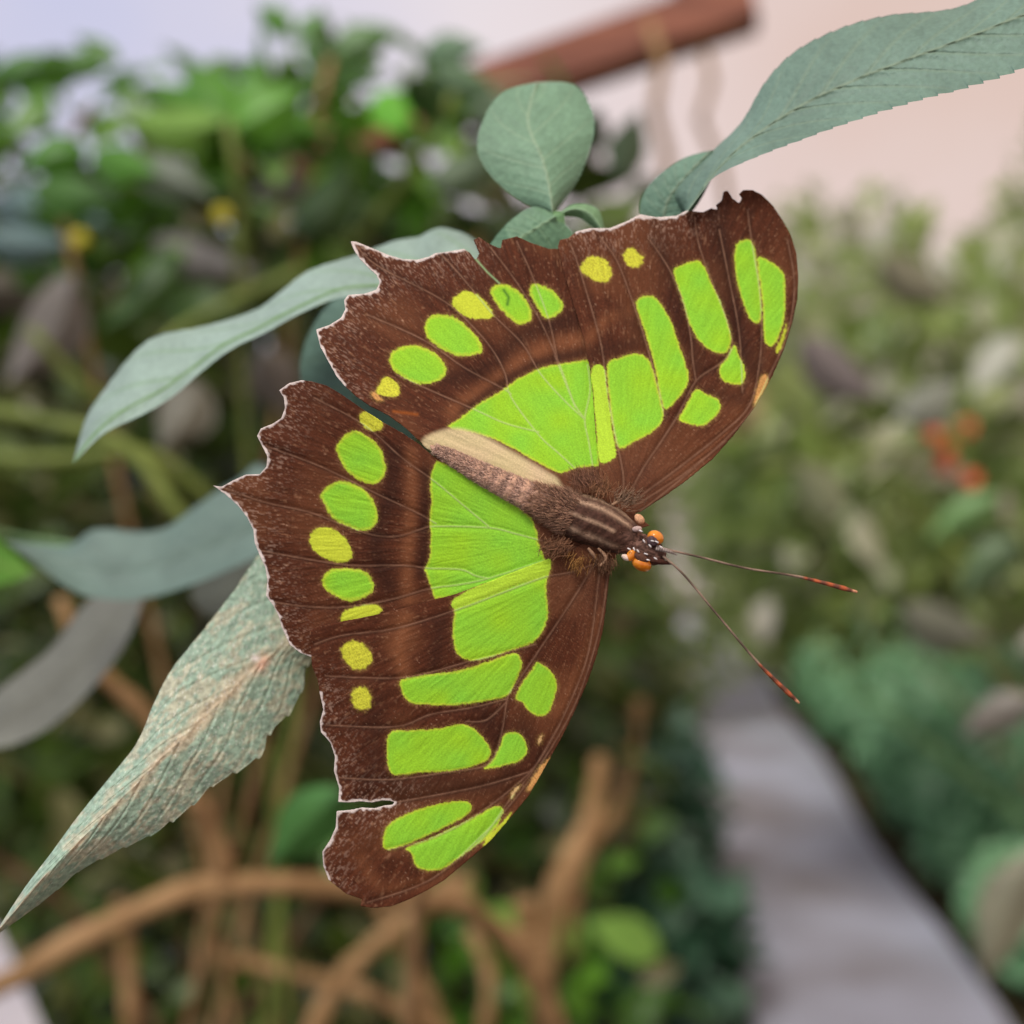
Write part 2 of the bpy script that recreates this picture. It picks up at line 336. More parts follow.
# ------------------------------------------------------------------ shaped leaf blades
def blade(name, mid, left, right, d, mat, parent, base, rib, serrl=None, nt=140, nu=24, serr=0.0, sfreq=30, nv=9, edge=0.0, cup=0.0, slope=.55, relief=.0004, mott=None, th=.0004, seed=1, label=None, tone=.74):
    """mid/left/right are traced outlines; d = (depth mid start, mid end, left offset, right offset)"""
    m = resample(mid, nt); L = resample(left, nt); R = resample(right, nt)
    t = np.linspace(0, 1, nt)[:, None]; u = np.linspace(-1, 1, 2*nu+1)[None]; au = np.abs(u)
    E = np.where((u < 0)[..., None], L[:, None], R[:, None])
    ph = (t*sfreq) % 1; saw = 1-np.where(u < 0, serr if serrl is None else serrl, serr)*(1-ph)*(np.sin(math.pi*t)**.3)*(0.6+0.8*vnoise(t*sfreq, t*0, seed))
    au2 = au*(1+(saw-1)*au**6)
    pos = m[:, None]+(E-m[:, None])*au2[..., None]
    dm = np.interp(t, np.linspace(0, 1, len(d[0])), d[0])
    off = np.where(u < 0, d[1], d[2])
    dep = dm+off*au**1.3+cup*au*(1-au)
    w = (t*nv-au*slope*nv*.35+0.5*(u < 0)*.6) % 1; w = np.minimum(w, 1-w)/nv*9
    vein = np.exp(-(w/.075)**2)*(1-au**4)*sstep(0.01, .06, t)
    fine = vnoise(pos[..., 0]*.35, pos[..., 1]*.35, seed+3)
    ribm = np.exp(-(au*np.linalg.norm(E-m[:, None], axis=-1)/1.5)**2)
    puff = -np.cos(w*2*math.pi)*(1-au)*.35
    dep = dep+relief*(vein*.6-ribm*.3-fine*.35+puff)
    base = np.array(base)*tone; rib = np.array(rib)*tone
    n1 = vnoise(pos[..., 0]*.035+5, pos[..., 1]*.035, seed)[..., None]; n2 = vnoise(pos[..., 0]*.18, pos[..., 1]*.18, seed+1)[..., None]
    C = base*(0.82+0.24*n1+0.14*n2)*(.95+.1*fine[..., None])
    k = np.clip(vein*.45+ribm*.9, 0, 1)[..., None]; C = C*(1-k)+rib*k
    if edge: C = np.where(au[..., None] > 1-edge, C*.9+np.array(rib)*.1, C)
    if mott is not None: C = mott(C, pos, t, u, au)
    Vt = P(pos[..., 0], pos[..., 1], dep).reshape(-1, 3); Vb = P(pos[..., 0], pos[..., 1], dep+th).reshape(-1, 3)
    nn = nt*(2*nu+1); idx = np.arange(nn).reshape(nt, 2*nu+1); f = quad(idx)
    bd_ = np.concatenate([idx[0], idx[1:, -1], idx[-1, ::-1][1:], idx[::-1, 0][1:]])
    side = np.stack([bd_[:-1], bd_[1:], bd_[1:]+nn, bd_[:-1]+nn], -1)
    Fc = np.concatenate([f, f[:, ::-1]+nn, side]); C = C.reshape(-1, 3)
    return mk(name, np.concatenate([Vt, Vb]), Fc, mat, parent, col=np.concatenate([C, C]), label=label)

node_p = P(560, 222, .142)
plant = root('leafy_plant', 'grey green leafy plant that the butterfly clings to', 'plant', tuple(P(470, 700, .17)))
# stem: behind the butterfly, down and away, down to the ground
sp_ = np.array([(556, 214, .141), (566, 260, .146), (560, 330, .150), (530, 420, .150), (480, 560, .158), (450, 680, .18), (435, 790, .23), (425, 850, .33)])
st = P(sp_[:, 0], sp_[:, 1], sp_[:, 2]); st = np.concatenate([st, [[-.05, .42, .95], [-.06, .55, .5], [-.05, .62, -0.03]]])
st = resample(st, 60); V, Fc = tube(st[:21], np.linspace(.0011, .0016, 21), 10); mk('stem', V, Fc, M_stemg, plant); V, Fc = tube(st[20:], np.linspace(.0017, .0045, 40), 10); mk('woody_stem', V, Fc, M_bark, plant)
def twig(pts, r0, r1, mat=M_stemg, parent=plant, name='petiole', n_=16, seg=8):
    a = np.array(pts, float); q = resample(P(a[:, 0], a[:, 1], a[:, 2]), n_); V, Fc = tube(q, np.linspace(r0, r1, n_), seg); return mk(name, V, Fc, mat, parent)
A_c = lin(128, 158, 138); A_r = lin(150, 172, 142)
blade('leaf', [(686, 214), (728, 158), (790, 112), (850, 82), (906, 60), (965, 38), (1030, 12), (1110, -22)],
      [(684, 212), (672, 190), (711, 152), (741, 122), (766, 80), (796, 50), (839, 28), (887, 15), (948, 9), (985, -4), (1040, -28), (1110, -22)],
      [(686, 214), (704, 190), (716, 176), (750, 160), (800, 141), (850, 123), (920, 101), (980, 85), (1030, 66), (1090, 30), (1110, -22)],
      ([.137, .134, .130, .128], .006, -.004), M_blade, plant, A_c, A_r, serr=.045, serrl=.02, sfreq=32, nv=10, nt=420, nu=50, slope=.6, relief=.00028, seed=11, label='large drooping blue green leaf at the upper right')
blade('leaf', [(662, 232), (668, 200), (690, 172), (712, 150)], [(662, 232), (640, 214), (648, 186), (680, 160), (712, 150)], [(662, 232), (690, 214), (708, 186), (714, 165), (712, 150)],
      ([.142, .141], .001, .0), M_blade, plant, lin(122, 160, 134), A_r, seed=12, nt=80, relief=.0002, label='small leaf tucked under the large upper right leaf')
blade('leaf', [(553, 214), (549, 186), (542, 158), (528, 122), (537, 82)], [(553, 214), (524, 203), (494, 180), (477, 152), (482, 120), (502, 92), (537, 82)],
      [(553, 214), (568, 196), (582, 172), (594, 135), (592, 108), (574, 84), (537, 82)], ([.141, .144, .150], .002, .003), M_blade, plant, lin(134, 172, 138), lin(170, 198, 160), serr=.02, nv=5, nt=160, nu=40, seed=13, relief=.00014, label='small round pale green leaf at the stem tip')
blade('leaf', [(556, 216), (530, 232), (500, 250), (470, 276)], [(556, 216), (534, 206), (508, 222), (486, 250), (470, 276)], [(556, 216), (574, 236), (560, 262), (520, 272), (470, 276)],
      ([.140, .140, .145], .001, .001), M_blade, plant, lin(126, 168, 130), lin(160, 195, 150), serr=.04, nv=5, relief=.0002, seed=14, nt=120, nu=30, label='young leaf behind the top edge of the wing')
blade('leaf', [(556, 216), (575, 209), (592, 216), (606, 238)], [(556, 216), (574, 204), (598, 209), (606, 238)], [(556, 216), (576, 217), (588, 224), (606, 238)],
      ([.141, .1405], .001, .001), M_blade, plant, lin(140, 180, 130), lin(160, 195, 150), nv=4, seed=15, nt=60, nu=12, relief=.0001, label='tiny curled young leaf at the stem tip')
D_top = [(500, 262), (470, 236), (440, 227), (418, 236), (395, 240), (360, 253), (309, 270), (281, 291), (260, 307), (229, 319), (197, 327), (165, 333), (146, 341), (128, 358), (105, 388), (86, 418), (73, 464)]
D_bot = [(500, 262), (450, 290), (400, 300), (345, 297), (302, 313), (267, 332), (232, 349), (200, 373), (176, 394), (148, 412), (110, 430), (92, 444), (73, 464)]
D_mid = [(500, 262), (450, 274), (400, 284), (345, 288), (300, 306), (262, 326), (225, 344), (192, 368), (165, 388), (135, 404), (105, 424), (86, 444), (73, 464)]
blade('leaf', D_mid, D_top, D_bot, ([.150, .152, .156, .156], .008, -.001), M_blade, plant, lin(172, 197, 180), lin(128, 172, 100), serr=.02, nv=8, nt=220, nu=36, seed=16, relief=.00012, label='long pale green leaf pointing down to the left')
blade('leaf', [(420, 300), (380, 350), (350, 400), (330, 450)], [(420, 300), (350, 290), (312, 325), (300, 380), (330, 450)], [(420, 300), (440, 360), (430, 420), (390, 450), (330, 450)],
      ([.163, .170], .003, .003), M_blade, plant, lin(130, 165, 148), lin(150, 180, 150), nv=6, seed=17, label='grey green leaf seen in the gap between the wings')
rs = np.random.RandomState(5)
def dusty(C, pos, t, u, au):
    x, y = pos[..., 0], pos[..., 1]; a = (x*.7+y*-.7); b = (x*.7+y*.7)   # streaks follow the rib
    n = vnoise(b*.12, a*.05, 31)*.55+vnoise(b*.45, a*.18, 32)*.45
    och = lin(188, 178, 150); gr = lin(142, 166, 144); k = sstep(.38, .72, n)[..., None]*.8
    C = gr*(1-k*.75)+och*k*.75; C = C*(0.95+.3*vnoise(x*.3, y*.3, 33)[..., None])
    rb = np.exp(-(au/.13)**2)*sstep(.2, .45, vnoise(a*.06, b*.1, 34)); C = C*(1-.55*rb[..., None])+lin(206, 176, 142)*.55*rb[..., None]
    red = np.exp(-(((x-262)/7+(y-664)/14)**2+((x-262)/14-(y-664)/5)**2*.25))[..., None]*.6; C = C*(1-red)+lin(228, 160, 132)*red
    wh = np.exp(-(((x-255)/4)**2+((y-658)/3)**2))[..., None]; C = C*(1-wh)+lin(240, 225, 215)*wh
    s = (rs.rand(*x.shape) > .955)[..., None]*.5; return C*(1-s)+lin(235, 235, 225)*s
blade('leaf', [(372, 540), (330, 590), (296, 634), (262, 663), (205, 716), (152, 768), (95, 826), (45, 876), (-8, 938)],
      [(372, 540), (310, 520), (265, 546), (232, 592), (199, 634), (172, 668), (155, 700), (137, 742), (109, 778), (78, 816), (51, 853), (23, 890), (-8, 938)],
      [(372, 540), (380, 600), (345, 640), (311, 662), (303, 690), (289, 716), (273, 731), (262, 756), (234, 775), (213, 787), (191, 808), (160, 831), (121, 850), (82, 870), (59, 889), (31, 911), (-8, 938)],
      ([.150, .140, .132, .128, .124], .002, .003), M_dusty, plant, lin(150, 175, 150), lin(190, 175, 140), serr=.055, serrl=.01, sfreq=22, nv=10, nt=420, nu=60, slope=.9, seed=18, relief=.00022, mott=dusty, label='big dusty pale leaf at the lower left')

# second plant: out-of-focus broad leaves on the left
p2 = root('broad_leaved_plant', 'out of focus plant with grey green drooping leaves at the left edge', 'plant', tuple(P(260, 520, .24)))
st = np.concatenate([P(*np.array([(300, 500, .23), (290, 560, .25), (280, 640, .31), (260, 760, .5)]).T), [[-.25, .75, .8], [-.3, .85, .3], [-.3, .9, -.04]]])
st = resample(st, 40); V, Fc = tube(st, np.linspace(.0015, .004, 40), 8); mk('stem', V, Fc, M_bark, p2)
blade('leaf', [(300, 500), (250, 528), (200, 548), (150, 565), (100, 568), (60, 560), (4, 541)], [(300, 500), (262, 462), (239, 478), (216, 491), (192, 508), (166, 527), (139, 531), (110, 528), (90, 530), (70, 545), (40, 544), (4, 541)],
      [(300, 500), (290, 540), (256, 557), (212, 577), (173, 591), (143, 599), (116, 600), (86, 596), (60, 583), (33, 562), (4, 541)], ([.215, .215], .004, -.004), M_blade, p2, lin(122, 148, 136), lin(130, 155, 140), nt=80, nu=14, seed=21, label='wide grey green leaf pointing left with a wavy top edge')
blade('leaf', [(150, 575), (110, 625), (65, 675), (10, 715), (-60, 750)], [(150, 575), (90, 598), (50, 648), (0, 688), (-60, 750)], [(150, 575), (130, 635), (95, 685), (48, 728), (0, 748), (-60, 750)],
      ([.24, .24], .004, -.003), M_blade, p2, lin(132, 134, 122), lin(140, 142, 128), nt=60, nu=12, seed=22, label='grey taupe leaf drooping out of the left edge')
blade('leaf', [(275, 545), (235, 580), (205, 615)], [(275, 545), (220, 560), (190, 590), (205, 615)], [(275, 545), (262, 590), (235, 612), (205, 615)], ([.25, .25], .0, .0), M_blade, p2, lin(118, 124, 114), lin(130, 135, 120), nt=40, nu=10, seed=23)
blade('leaf', [(-50, 520), (-10, 560), (34, 574)], [(-50, 520), (-5, 536), (34, 574)], [(-50, 520), (-30, 585), (34, 574)], ([.26, .26], .0, .0), M_blade, p2, lin(110, 170, 60), lin(150, 190, 90), nt=40, nu=10, seed=24, label='bright green leaf tip at the left edge')
for pts in ([(300, 500, .232), (150, 575, .242)], [(300, 505, .235), (275, 545, .25)], [(290, 560, .25), (60, 545, .28), (-50, 520, .26)]):
    twig(pts, .0012, .0008, parent=p2)

# third plant: big blurred leaves against the sky, upper left
def rleaf(x0, y0, x1, y1, w, d, colr, parent, seed, label=None, bend=.12, dd=.02):
    a = np.array((x0, y0), float); b = np.array((x1, y1), float); ax = b-a; L = np.linalg.norm(ax); nrm = np.array((-ax[1], ax[0]))/L
    mid = [a, a+ax*.33+nrm*bend*L*.3, a+ax*.66+nrm*bend*L*.3, b]
    prof = [(0, 0), (.12, .62), (.35, 1), (.6, .85), (.85, .35), (1, 0)]
    Lf = [a+ax*t+nrm*(w/2*k+bend*L*.3*math.sin(math.pi*t)) for t, k in prof]; Rt = [a+ax*t-nrm*(w/2*k-bend*L*.3*math.sin(math.pi*t)) for t, k in prof]
    return blade('leaf', mid, Lf, Rt, ([d, d+dd], .12*w/F*d*2, .12*w/F*d*2), M_bgblade, parent, lin(*colr)*(1.7 if seed < 622 else 1.3), lin(*[min(255, c+28) for c in colr]), nt=30, nu=7, nv=6, seed=seed, relief=.0008*d, th=.0005, label=label, tone=1.0)  # larger gain on the first leaves paints light shining through them
p3 = root('broad_leaved_shrub', 'broad leaved bright green shrub rising against the sky at the upper left', 'shrub', (-.22, .85, 0))
rr = np.random.RandomState(77)
def stem3(pts, r=.004, mat=M_bark_gr):
    a = np.array(pts, float); q = np.concatenate([P(a[:, 0], a[:, 1], a[:, 2]), [[-.22+rr.uniform(-.06, .06), .85, .7], [-.22, .85, -.03]]])
    q = resample(q, 40); V, Fc = tube(q, np.linspace(r*.8, r*.9, 40), 8); mk('stem', V, Fc, mat if len(p3.children) < 2 else M_bark, p3)
stem3([(228, 118, .62), (238, 190, .63), (245, 260, .65), (240, 340, .7)], .0032)
stem3([(455, 95, .7), (405, 180, .72), (360, 240, .75), (330, 330, .8)], .0045)
stem3([(90, 110, .66), (60, 180, .7), (80, 300, .75)], .003)
stem3([(330, 60, .75), (310, 160, .74), (300, 250, .76)], .003)
stem3([(545, 200, .8), (500, 260, .8), (440, 330, .8)], .003)
big = [(232, 128, 150, 92, 62, (84, 138, 36)), (232, 132, 305, 88, 60, (90, 142, 44)), (245, 128, 262, 52, 46, (92, 140, 60)), (230, 130, 190, 60, 66, (74, 122, 34)), (240, 140, 330, 135, 58, (70, 120, 34)),
 (380, 90, 402, 138, 44, (96, 160, 44)), (225, 122, 118, 118, 44, (110, 145, 60)), (52, 62, -20, 80, 34, (60, 104, 32)), (60, 62, 108, 70, 30, (80, 120, 56)), (88, 150, 20, 172, 44, (66, 118, 30)),
 (90, 155, 160, 175, 40, (74, 122, 36)), (120, 62, 75, 35, 22, (92, 128, 66)), (290, 35, 255, 5, 30, (96, 140, 70)), (300, 45, 345, 60, 34, (82, 120, 60)), (300, 40, 330, 14, 26, (100, 142, 80)), (330, 55, 400, 30, 40, (96, 128, 80)),
 (350, 70, 300, 100, 40, (72, 112, 44)), (420, 60, 486, 48, 34, (104, 130, 100)), (430, 70, 500, 96, 40, (84, 110, 76)), (410, 75, 440, 130, 40, (60, 92, 44)), (520, 115, 462, 118, 40, (92, 112, 84)), (600, 110, 560, 180, 50, (56, 76, 42)),
 (30, 190, 120, 205, 46, (70, 112, 40)), (10, 120, 60, 128, 30, (84, 118, 60)), (170, 200, 260, 190, 30, (60, 96, 34)), (300, 240, 350, 160, 60, (44, 72, 24)), (180, 250, 100, 330, 50, (58, 92, 30)), (160, 300, 250, 330, 60, (60, 88, 28)), (240, 300, 330, 290, 50, (56, 80, 28)),
 (-10, 210, 110, 225, 56, (120, 146, 142)), (-20, 240, 75, 242, 40, (104, 130, 128)), (150, 240, 260, 272, 46, (140, 136, 134)), (250, 195, 340, 190, 30, (134, 128, 124)), (130, 165, 215, 200, 44, (104, 116, 96)), (75, 275, 5, 385, 68, (128, 122, 112)), (-30, 290, 60, 300, 46, (118, 112, 100)),  # greyish leaves: undersides and sheen painted as leaf colour
 (560, 260, 470, 210, 50, (60, 78, 44)), (430, 190, 500, 150, 44, (84, 104, 72)), (345, 200, 420, 235, 44, (54, 78, 30)), (620, 180, 640, 110, 40, (52, 70, 42)), (200, 380, 160, 450, 60, (110, 108, 92)), (260, 350, 290, 420, 54, (128, 122, 112))]
for i, (a, b, c, d, w, colr) in enumerate(big):
    rleaf(a, b, c, d, w, .58+.25*rr.rand(), colr, p3, 600+i, bend=rr.uniform(-.3, .3), dd=rr.uniform(-.03, .05))
# denser dark inner foliage of the same shrub
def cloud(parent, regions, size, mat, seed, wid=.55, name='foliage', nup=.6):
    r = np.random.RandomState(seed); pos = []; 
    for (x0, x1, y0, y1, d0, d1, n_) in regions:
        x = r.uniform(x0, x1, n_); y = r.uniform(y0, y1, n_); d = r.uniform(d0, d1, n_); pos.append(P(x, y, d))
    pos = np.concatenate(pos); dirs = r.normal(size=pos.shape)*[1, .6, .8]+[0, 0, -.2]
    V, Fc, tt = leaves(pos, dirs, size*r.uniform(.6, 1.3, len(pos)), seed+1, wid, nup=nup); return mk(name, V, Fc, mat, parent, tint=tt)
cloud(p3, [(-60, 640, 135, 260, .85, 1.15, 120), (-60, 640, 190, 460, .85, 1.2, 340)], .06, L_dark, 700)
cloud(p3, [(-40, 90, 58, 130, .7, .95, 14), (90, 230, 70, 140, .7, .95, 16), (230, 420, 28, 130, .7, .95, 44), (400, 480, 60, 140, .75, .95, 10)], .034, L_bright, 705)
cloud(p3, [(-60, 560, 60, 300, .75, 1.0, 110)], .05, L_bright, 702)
for x, y in ((222, 215), (80, 240)):
    c = P(x, y, .6); parts = []
    for k in range(5):
        a = k/5*6.283; q = c+.0035*np.array([math.cos(a), -.3, math.sin(a)]); V, Fc = tube(np.array([c, (c+q)/2, q, q*1.0+(q-c)*.4]), np.array([.001, .0035, .004, .001]), 6); parts.append((V, Fc))
    V, Fc, _ = merge(parts); mk('flower', V, Fc, M_yel, p3, label='small yellow flower')

# ------------------------------------------------------------------ tangled woody branches, lower left
wb = root('woody_shrub', 'tangle of bare tan branches at the lower left beneath the dusty leaf', 'shrub', (-.32, 1.0, 0))
def branch(pts, r0, r1, mat=M_bark, label=None):
    a = np.array(pts, float); q = resample(P(a[:, 0], a[:, 1], a[:, 2]), 30); rr_ = np.linspace(r0, r1, 30)*(1+.12*np.sin(np.arange(30)*1.3)); V, Fc = tube(q, rr_, 10); return mk('branch', V, Fc, mat, wb, label=label)
branch([(-90, 1010, .50), (0, 985, .50), (60, 950, .50), (130, 915, .50), (190, 890, .51), (260, 884, .52), (340, 888, .54), (430, 902, .57), (470, 910, .6), (520, 960, .66)], .0058, .005, label='thick arching tan branch')
branch([(228, 884, .515), (212, 830, .51), (190, 790, .50), (150, 720, .50), (90, 660, .49), (60, 600, .5)], .0048, .003)
branch([(600, 760, .9), (590, 820, .85), (560, 880, .8), (545, 960, .8), (540, 1060, .8)], .007, .009)
branch([(440, 880, .75), (480, 920, .74), (520, 950, .75), (560, 1040, .78)], .007, .008)
branch([(525, 900, .8), (535, 960, .8)], .009, .009)
branch([(470, 880, .8), (400, 925, .78), (340, 980, .76), (300, 1060, .74)], .006, .007)
branch([(370, 890, .8), (410, 960, .8), (450, 1050, .8)], .005, .006)
branch([(200, 950, .85), (300, 975, .82), (370, 995, .8), (440, 1030, .8)], .005, .006)
branch([(118, 900, .9), (128, 960, .9), (132, 1060, .9)], .006, .007)
branch([(-20, 850, .9), (60, 900, .92), (110, 960, .94), (170, 1050, .95)], .004, .005, M_bark_dk)
branch([(200, 820, .95), (250, 930, .95), (280, 1050, .95)], .004, .004, M_bark_dk)
branch([(330, 880, .95), (250, 1000, .95), (180, 1060, .95)], .004, .004, M_bark_dk)
branch([(640, 700, 1.1), (620, 800, 1.05), (580, 860, 1.0), (570, 960, 1.0)], .006, .008)
branch([(480, 1050, .7), (490, 980, .7), (470, 930, .7)], .005, .004)
for x, d in ((540, .8), (300, .74), (450, .8), (132, .9), (560, .78), (180, .95)):   # down to the root
    top = P(x, 1050, d); q = resample(np.array([top, top*.5+np.array([-.25, .98, .25])*.5, [-.32, 1.0, -.04]]), 14); V, Fc = tube(q, np.linspace(.008, .014, 14), 8); mk('branch', V, Fc, M_bark, wb)
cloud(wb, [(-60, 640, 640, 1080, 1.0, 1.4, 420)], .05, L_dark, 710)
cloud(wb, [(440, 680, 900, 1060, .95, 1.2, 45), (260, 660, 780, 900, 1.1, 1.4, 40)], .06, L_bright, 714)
rleaf(345, 790, 268, 868, 62, .36, (82, 130, 66), wb, 801, label='blurred green leaf behind the torn wing tip')
# green stems left
for pts, r in (([(-40, 405, .5), (60, 425, .5), (110, 438, .5), (150, 470, .5), (185, 520, .5), (260, 560, .52)], .0035), ([(-40, 458, .55), (60, 460, .55), (150, 455, .56), (230, 520, .58)], .0035), ([(30, 330, .6), (110, 400, .62), (180, 330, .62), (300, 270, .64)], .003)):
    a = np.array(pts); q = resample(P(a[:, 0], a[:, 1], a[:, 2]), 24); V, Fc = tube(q, r, 8); mk('branch', V, Fc, M_bark_gr, wb, label='green stem')
# ------------------------------------------------------------------ red flowers and light stems, right
rf = root('flowering_plant', 'plant with a small cluster of blurred red flowers at the right', 'plant', (.86, 1.5, 0))
def rstem(pts, r, mat=M_bark_gr, ground=False):
    a = np.array(pts, float); q = P(a[:, 0], a[:, 1], a[:, 2])
    if ground: q = np.concatenate([q, P([1080], [760], [1.5]), [[.86, 1.5, .4], [.86, 1.5, -.04]]])
    q = resample(q, 30); V, Fc = tube(q, r, 8); mk('stem', V, Fc, mat, rf)
rstem([(950, 440, 1.35), (900, 480, 1.38), (880, 540, 1.4), (940, 620, 1.42), (1020, 690, 1.45)], .0035, ground=True)
rstem([(740, 360, 1.3), (820, 430, 1.35), (880, 480, 1.38), (930, 530, 1.4), (980, 570, 1.4)], .005)
rstem([(760, 470, 1.3), (850, 455, 1.34), (940, 440, 1.35), (1000, 400, 1.4)], .004)
rstem([(780, 600, 1.5), (860, 690, 1.5), (950, 760, 1.5), (1040, 830, 1.5), (1090, 850, 1.5)], .0016)
fm = [(934, 434), (966, 428), (945, 466), (971, 480), (938, 446), (946, 452)]
for i, (x, y) in enumerate(fm):
    c = P(x, y, 1.35+.02*(i % 3)); parts = []
    for k in range(6):
        a = k/6*6.283+i; q = c+.0085*np.array([math.cos(a), -.35, math.sin(a)]); parts.append(tube(np.array([c, c*.5+q*.5, q, q+(q-c)*.25]), np.array([.002, .0055, .006, .001]), 6))
    V, Fc, _ = merge(parts); mk('flower', V, Fc, M_red, rf)
cloud(rf, [(740, 1060, 300, 620, 1.35, 1.7, 70)], .07, L_right, 720)
rg = [(1040, 850, 985, 985, 62, (148, 146, 122)), (1060, 690, 1012, 800, 40, (96, 130, 92)), (1035, 700, 960, 738, 40, (138, 132, 120)), (1000, 495, 925, 545, 30, (120, 158, 96)), (900, 420, 960, 380, 46, (138, 142, 126)),
      (760, 430, 700, 380, 60, (150, 140, 96)), (900, 610, 990, 640, 50, (116, 118, 100)), (840, 520, 790, 460, 46, (120, 124, 92)), (800, 340, 880, 400, 50, (130, 122, 118)), (1020, 540, 960, 600, 46, (100, 122, 84)), (880, 260, 950, 300, 46, (130, 128, 104))]
for i, (a, b, c, d, w, colr) in enumerate(rg): rleaf(a, b, c, d, w, (.7 if i < 3 else 1.15), colr, rf, 840+i, bend=.2)
twig([(1040, 850, .7), (1060, 700, .72), (1050, 600, .9), (980, 570, 1.4)], .002, .004, M_bark_gr, rf, 'stem', 30)
# whitewashed board in the corner
bo = root('white_board', 'whitewashed board end in the bottom left corner', 'board', tuple(P(0, 1000, .9)))
V = []
for d in (.9, .93):
    V += [tuple(P(x, y, d)) for x, y in ((-60, 880), (-2, 930), (14, 962), (52, 1050), (60, 1100), (-60, 1100))]
b0 = np.array(V); b0[[3, 4, 5, 9, 10, 11], 2] -= 0
Fc = [list(range(6))[::-1], list(range(6, 12))]+[[i, (i+1) % 6, 6+(i+1) % 6, 6+i] for i in range(6)]
mk('panel', b0, Fc, M_white, bo, smooth=False)
q = boxbeam((-.46, .93, .85), (-.46, .93, -.02), .04, .03, M_white, 'post', bo, up=(0, 1, 0))

# ------------------------------------------------------------------ BUTTERFLY
ZR = {1: (200, 370, 3.938), 2: (290, 560, 2.845), 3: (300, 180, 3.413), 4: (540, 180, 3.011), 5: (420, 360, 3.938)}
def Z(k, *pts):
    ox, oy, s = ZR[k]; return [(ox+x/s, oy+y/s) for x, y in pts]
BD = .1245
ax0 = np.array((430., 440.)); ax1 = np.array((655., 560.)); axd = (ax1-ax0)/np.linalg.norm(ax1-ax0); axn = np.array((axd[1], -axd[0]))  # axn: upwards-right side
def wdepth(x, y):
    s = (x-ax0[0])*axn[0]+(y-ax0[1])*axn[1]; a = (x-ax0[0])*axd[0]+(y-ax0[1])*axd[1]
    up = .0000400*np.maximum(s, 0)-.00000003*np.maximum(s, 0)**2; dn = .000010*np.maximum(-s, 0)
    droop = .0000040*np.maximum(-a, 0)
    return BD+up+dn+droop
bf = root('butterfly', 'brown and lime green butterfly with open ragged wings resting on the leaves', 'butterfly', tuple(P(560, 510, BD+.004)))
BR = lin(82, 43, 25); BRL = lin(136, 84, 52); BRD = lin(46, 25, 17); GRN = lin(160, 212, 44); YEL = lin(216, 218, 66); GR2 = lin(130, 210, 66); VB = lin(150, 112, 88); VG = lin(186, 205, 128); CRM = lin(228, 190, 128)
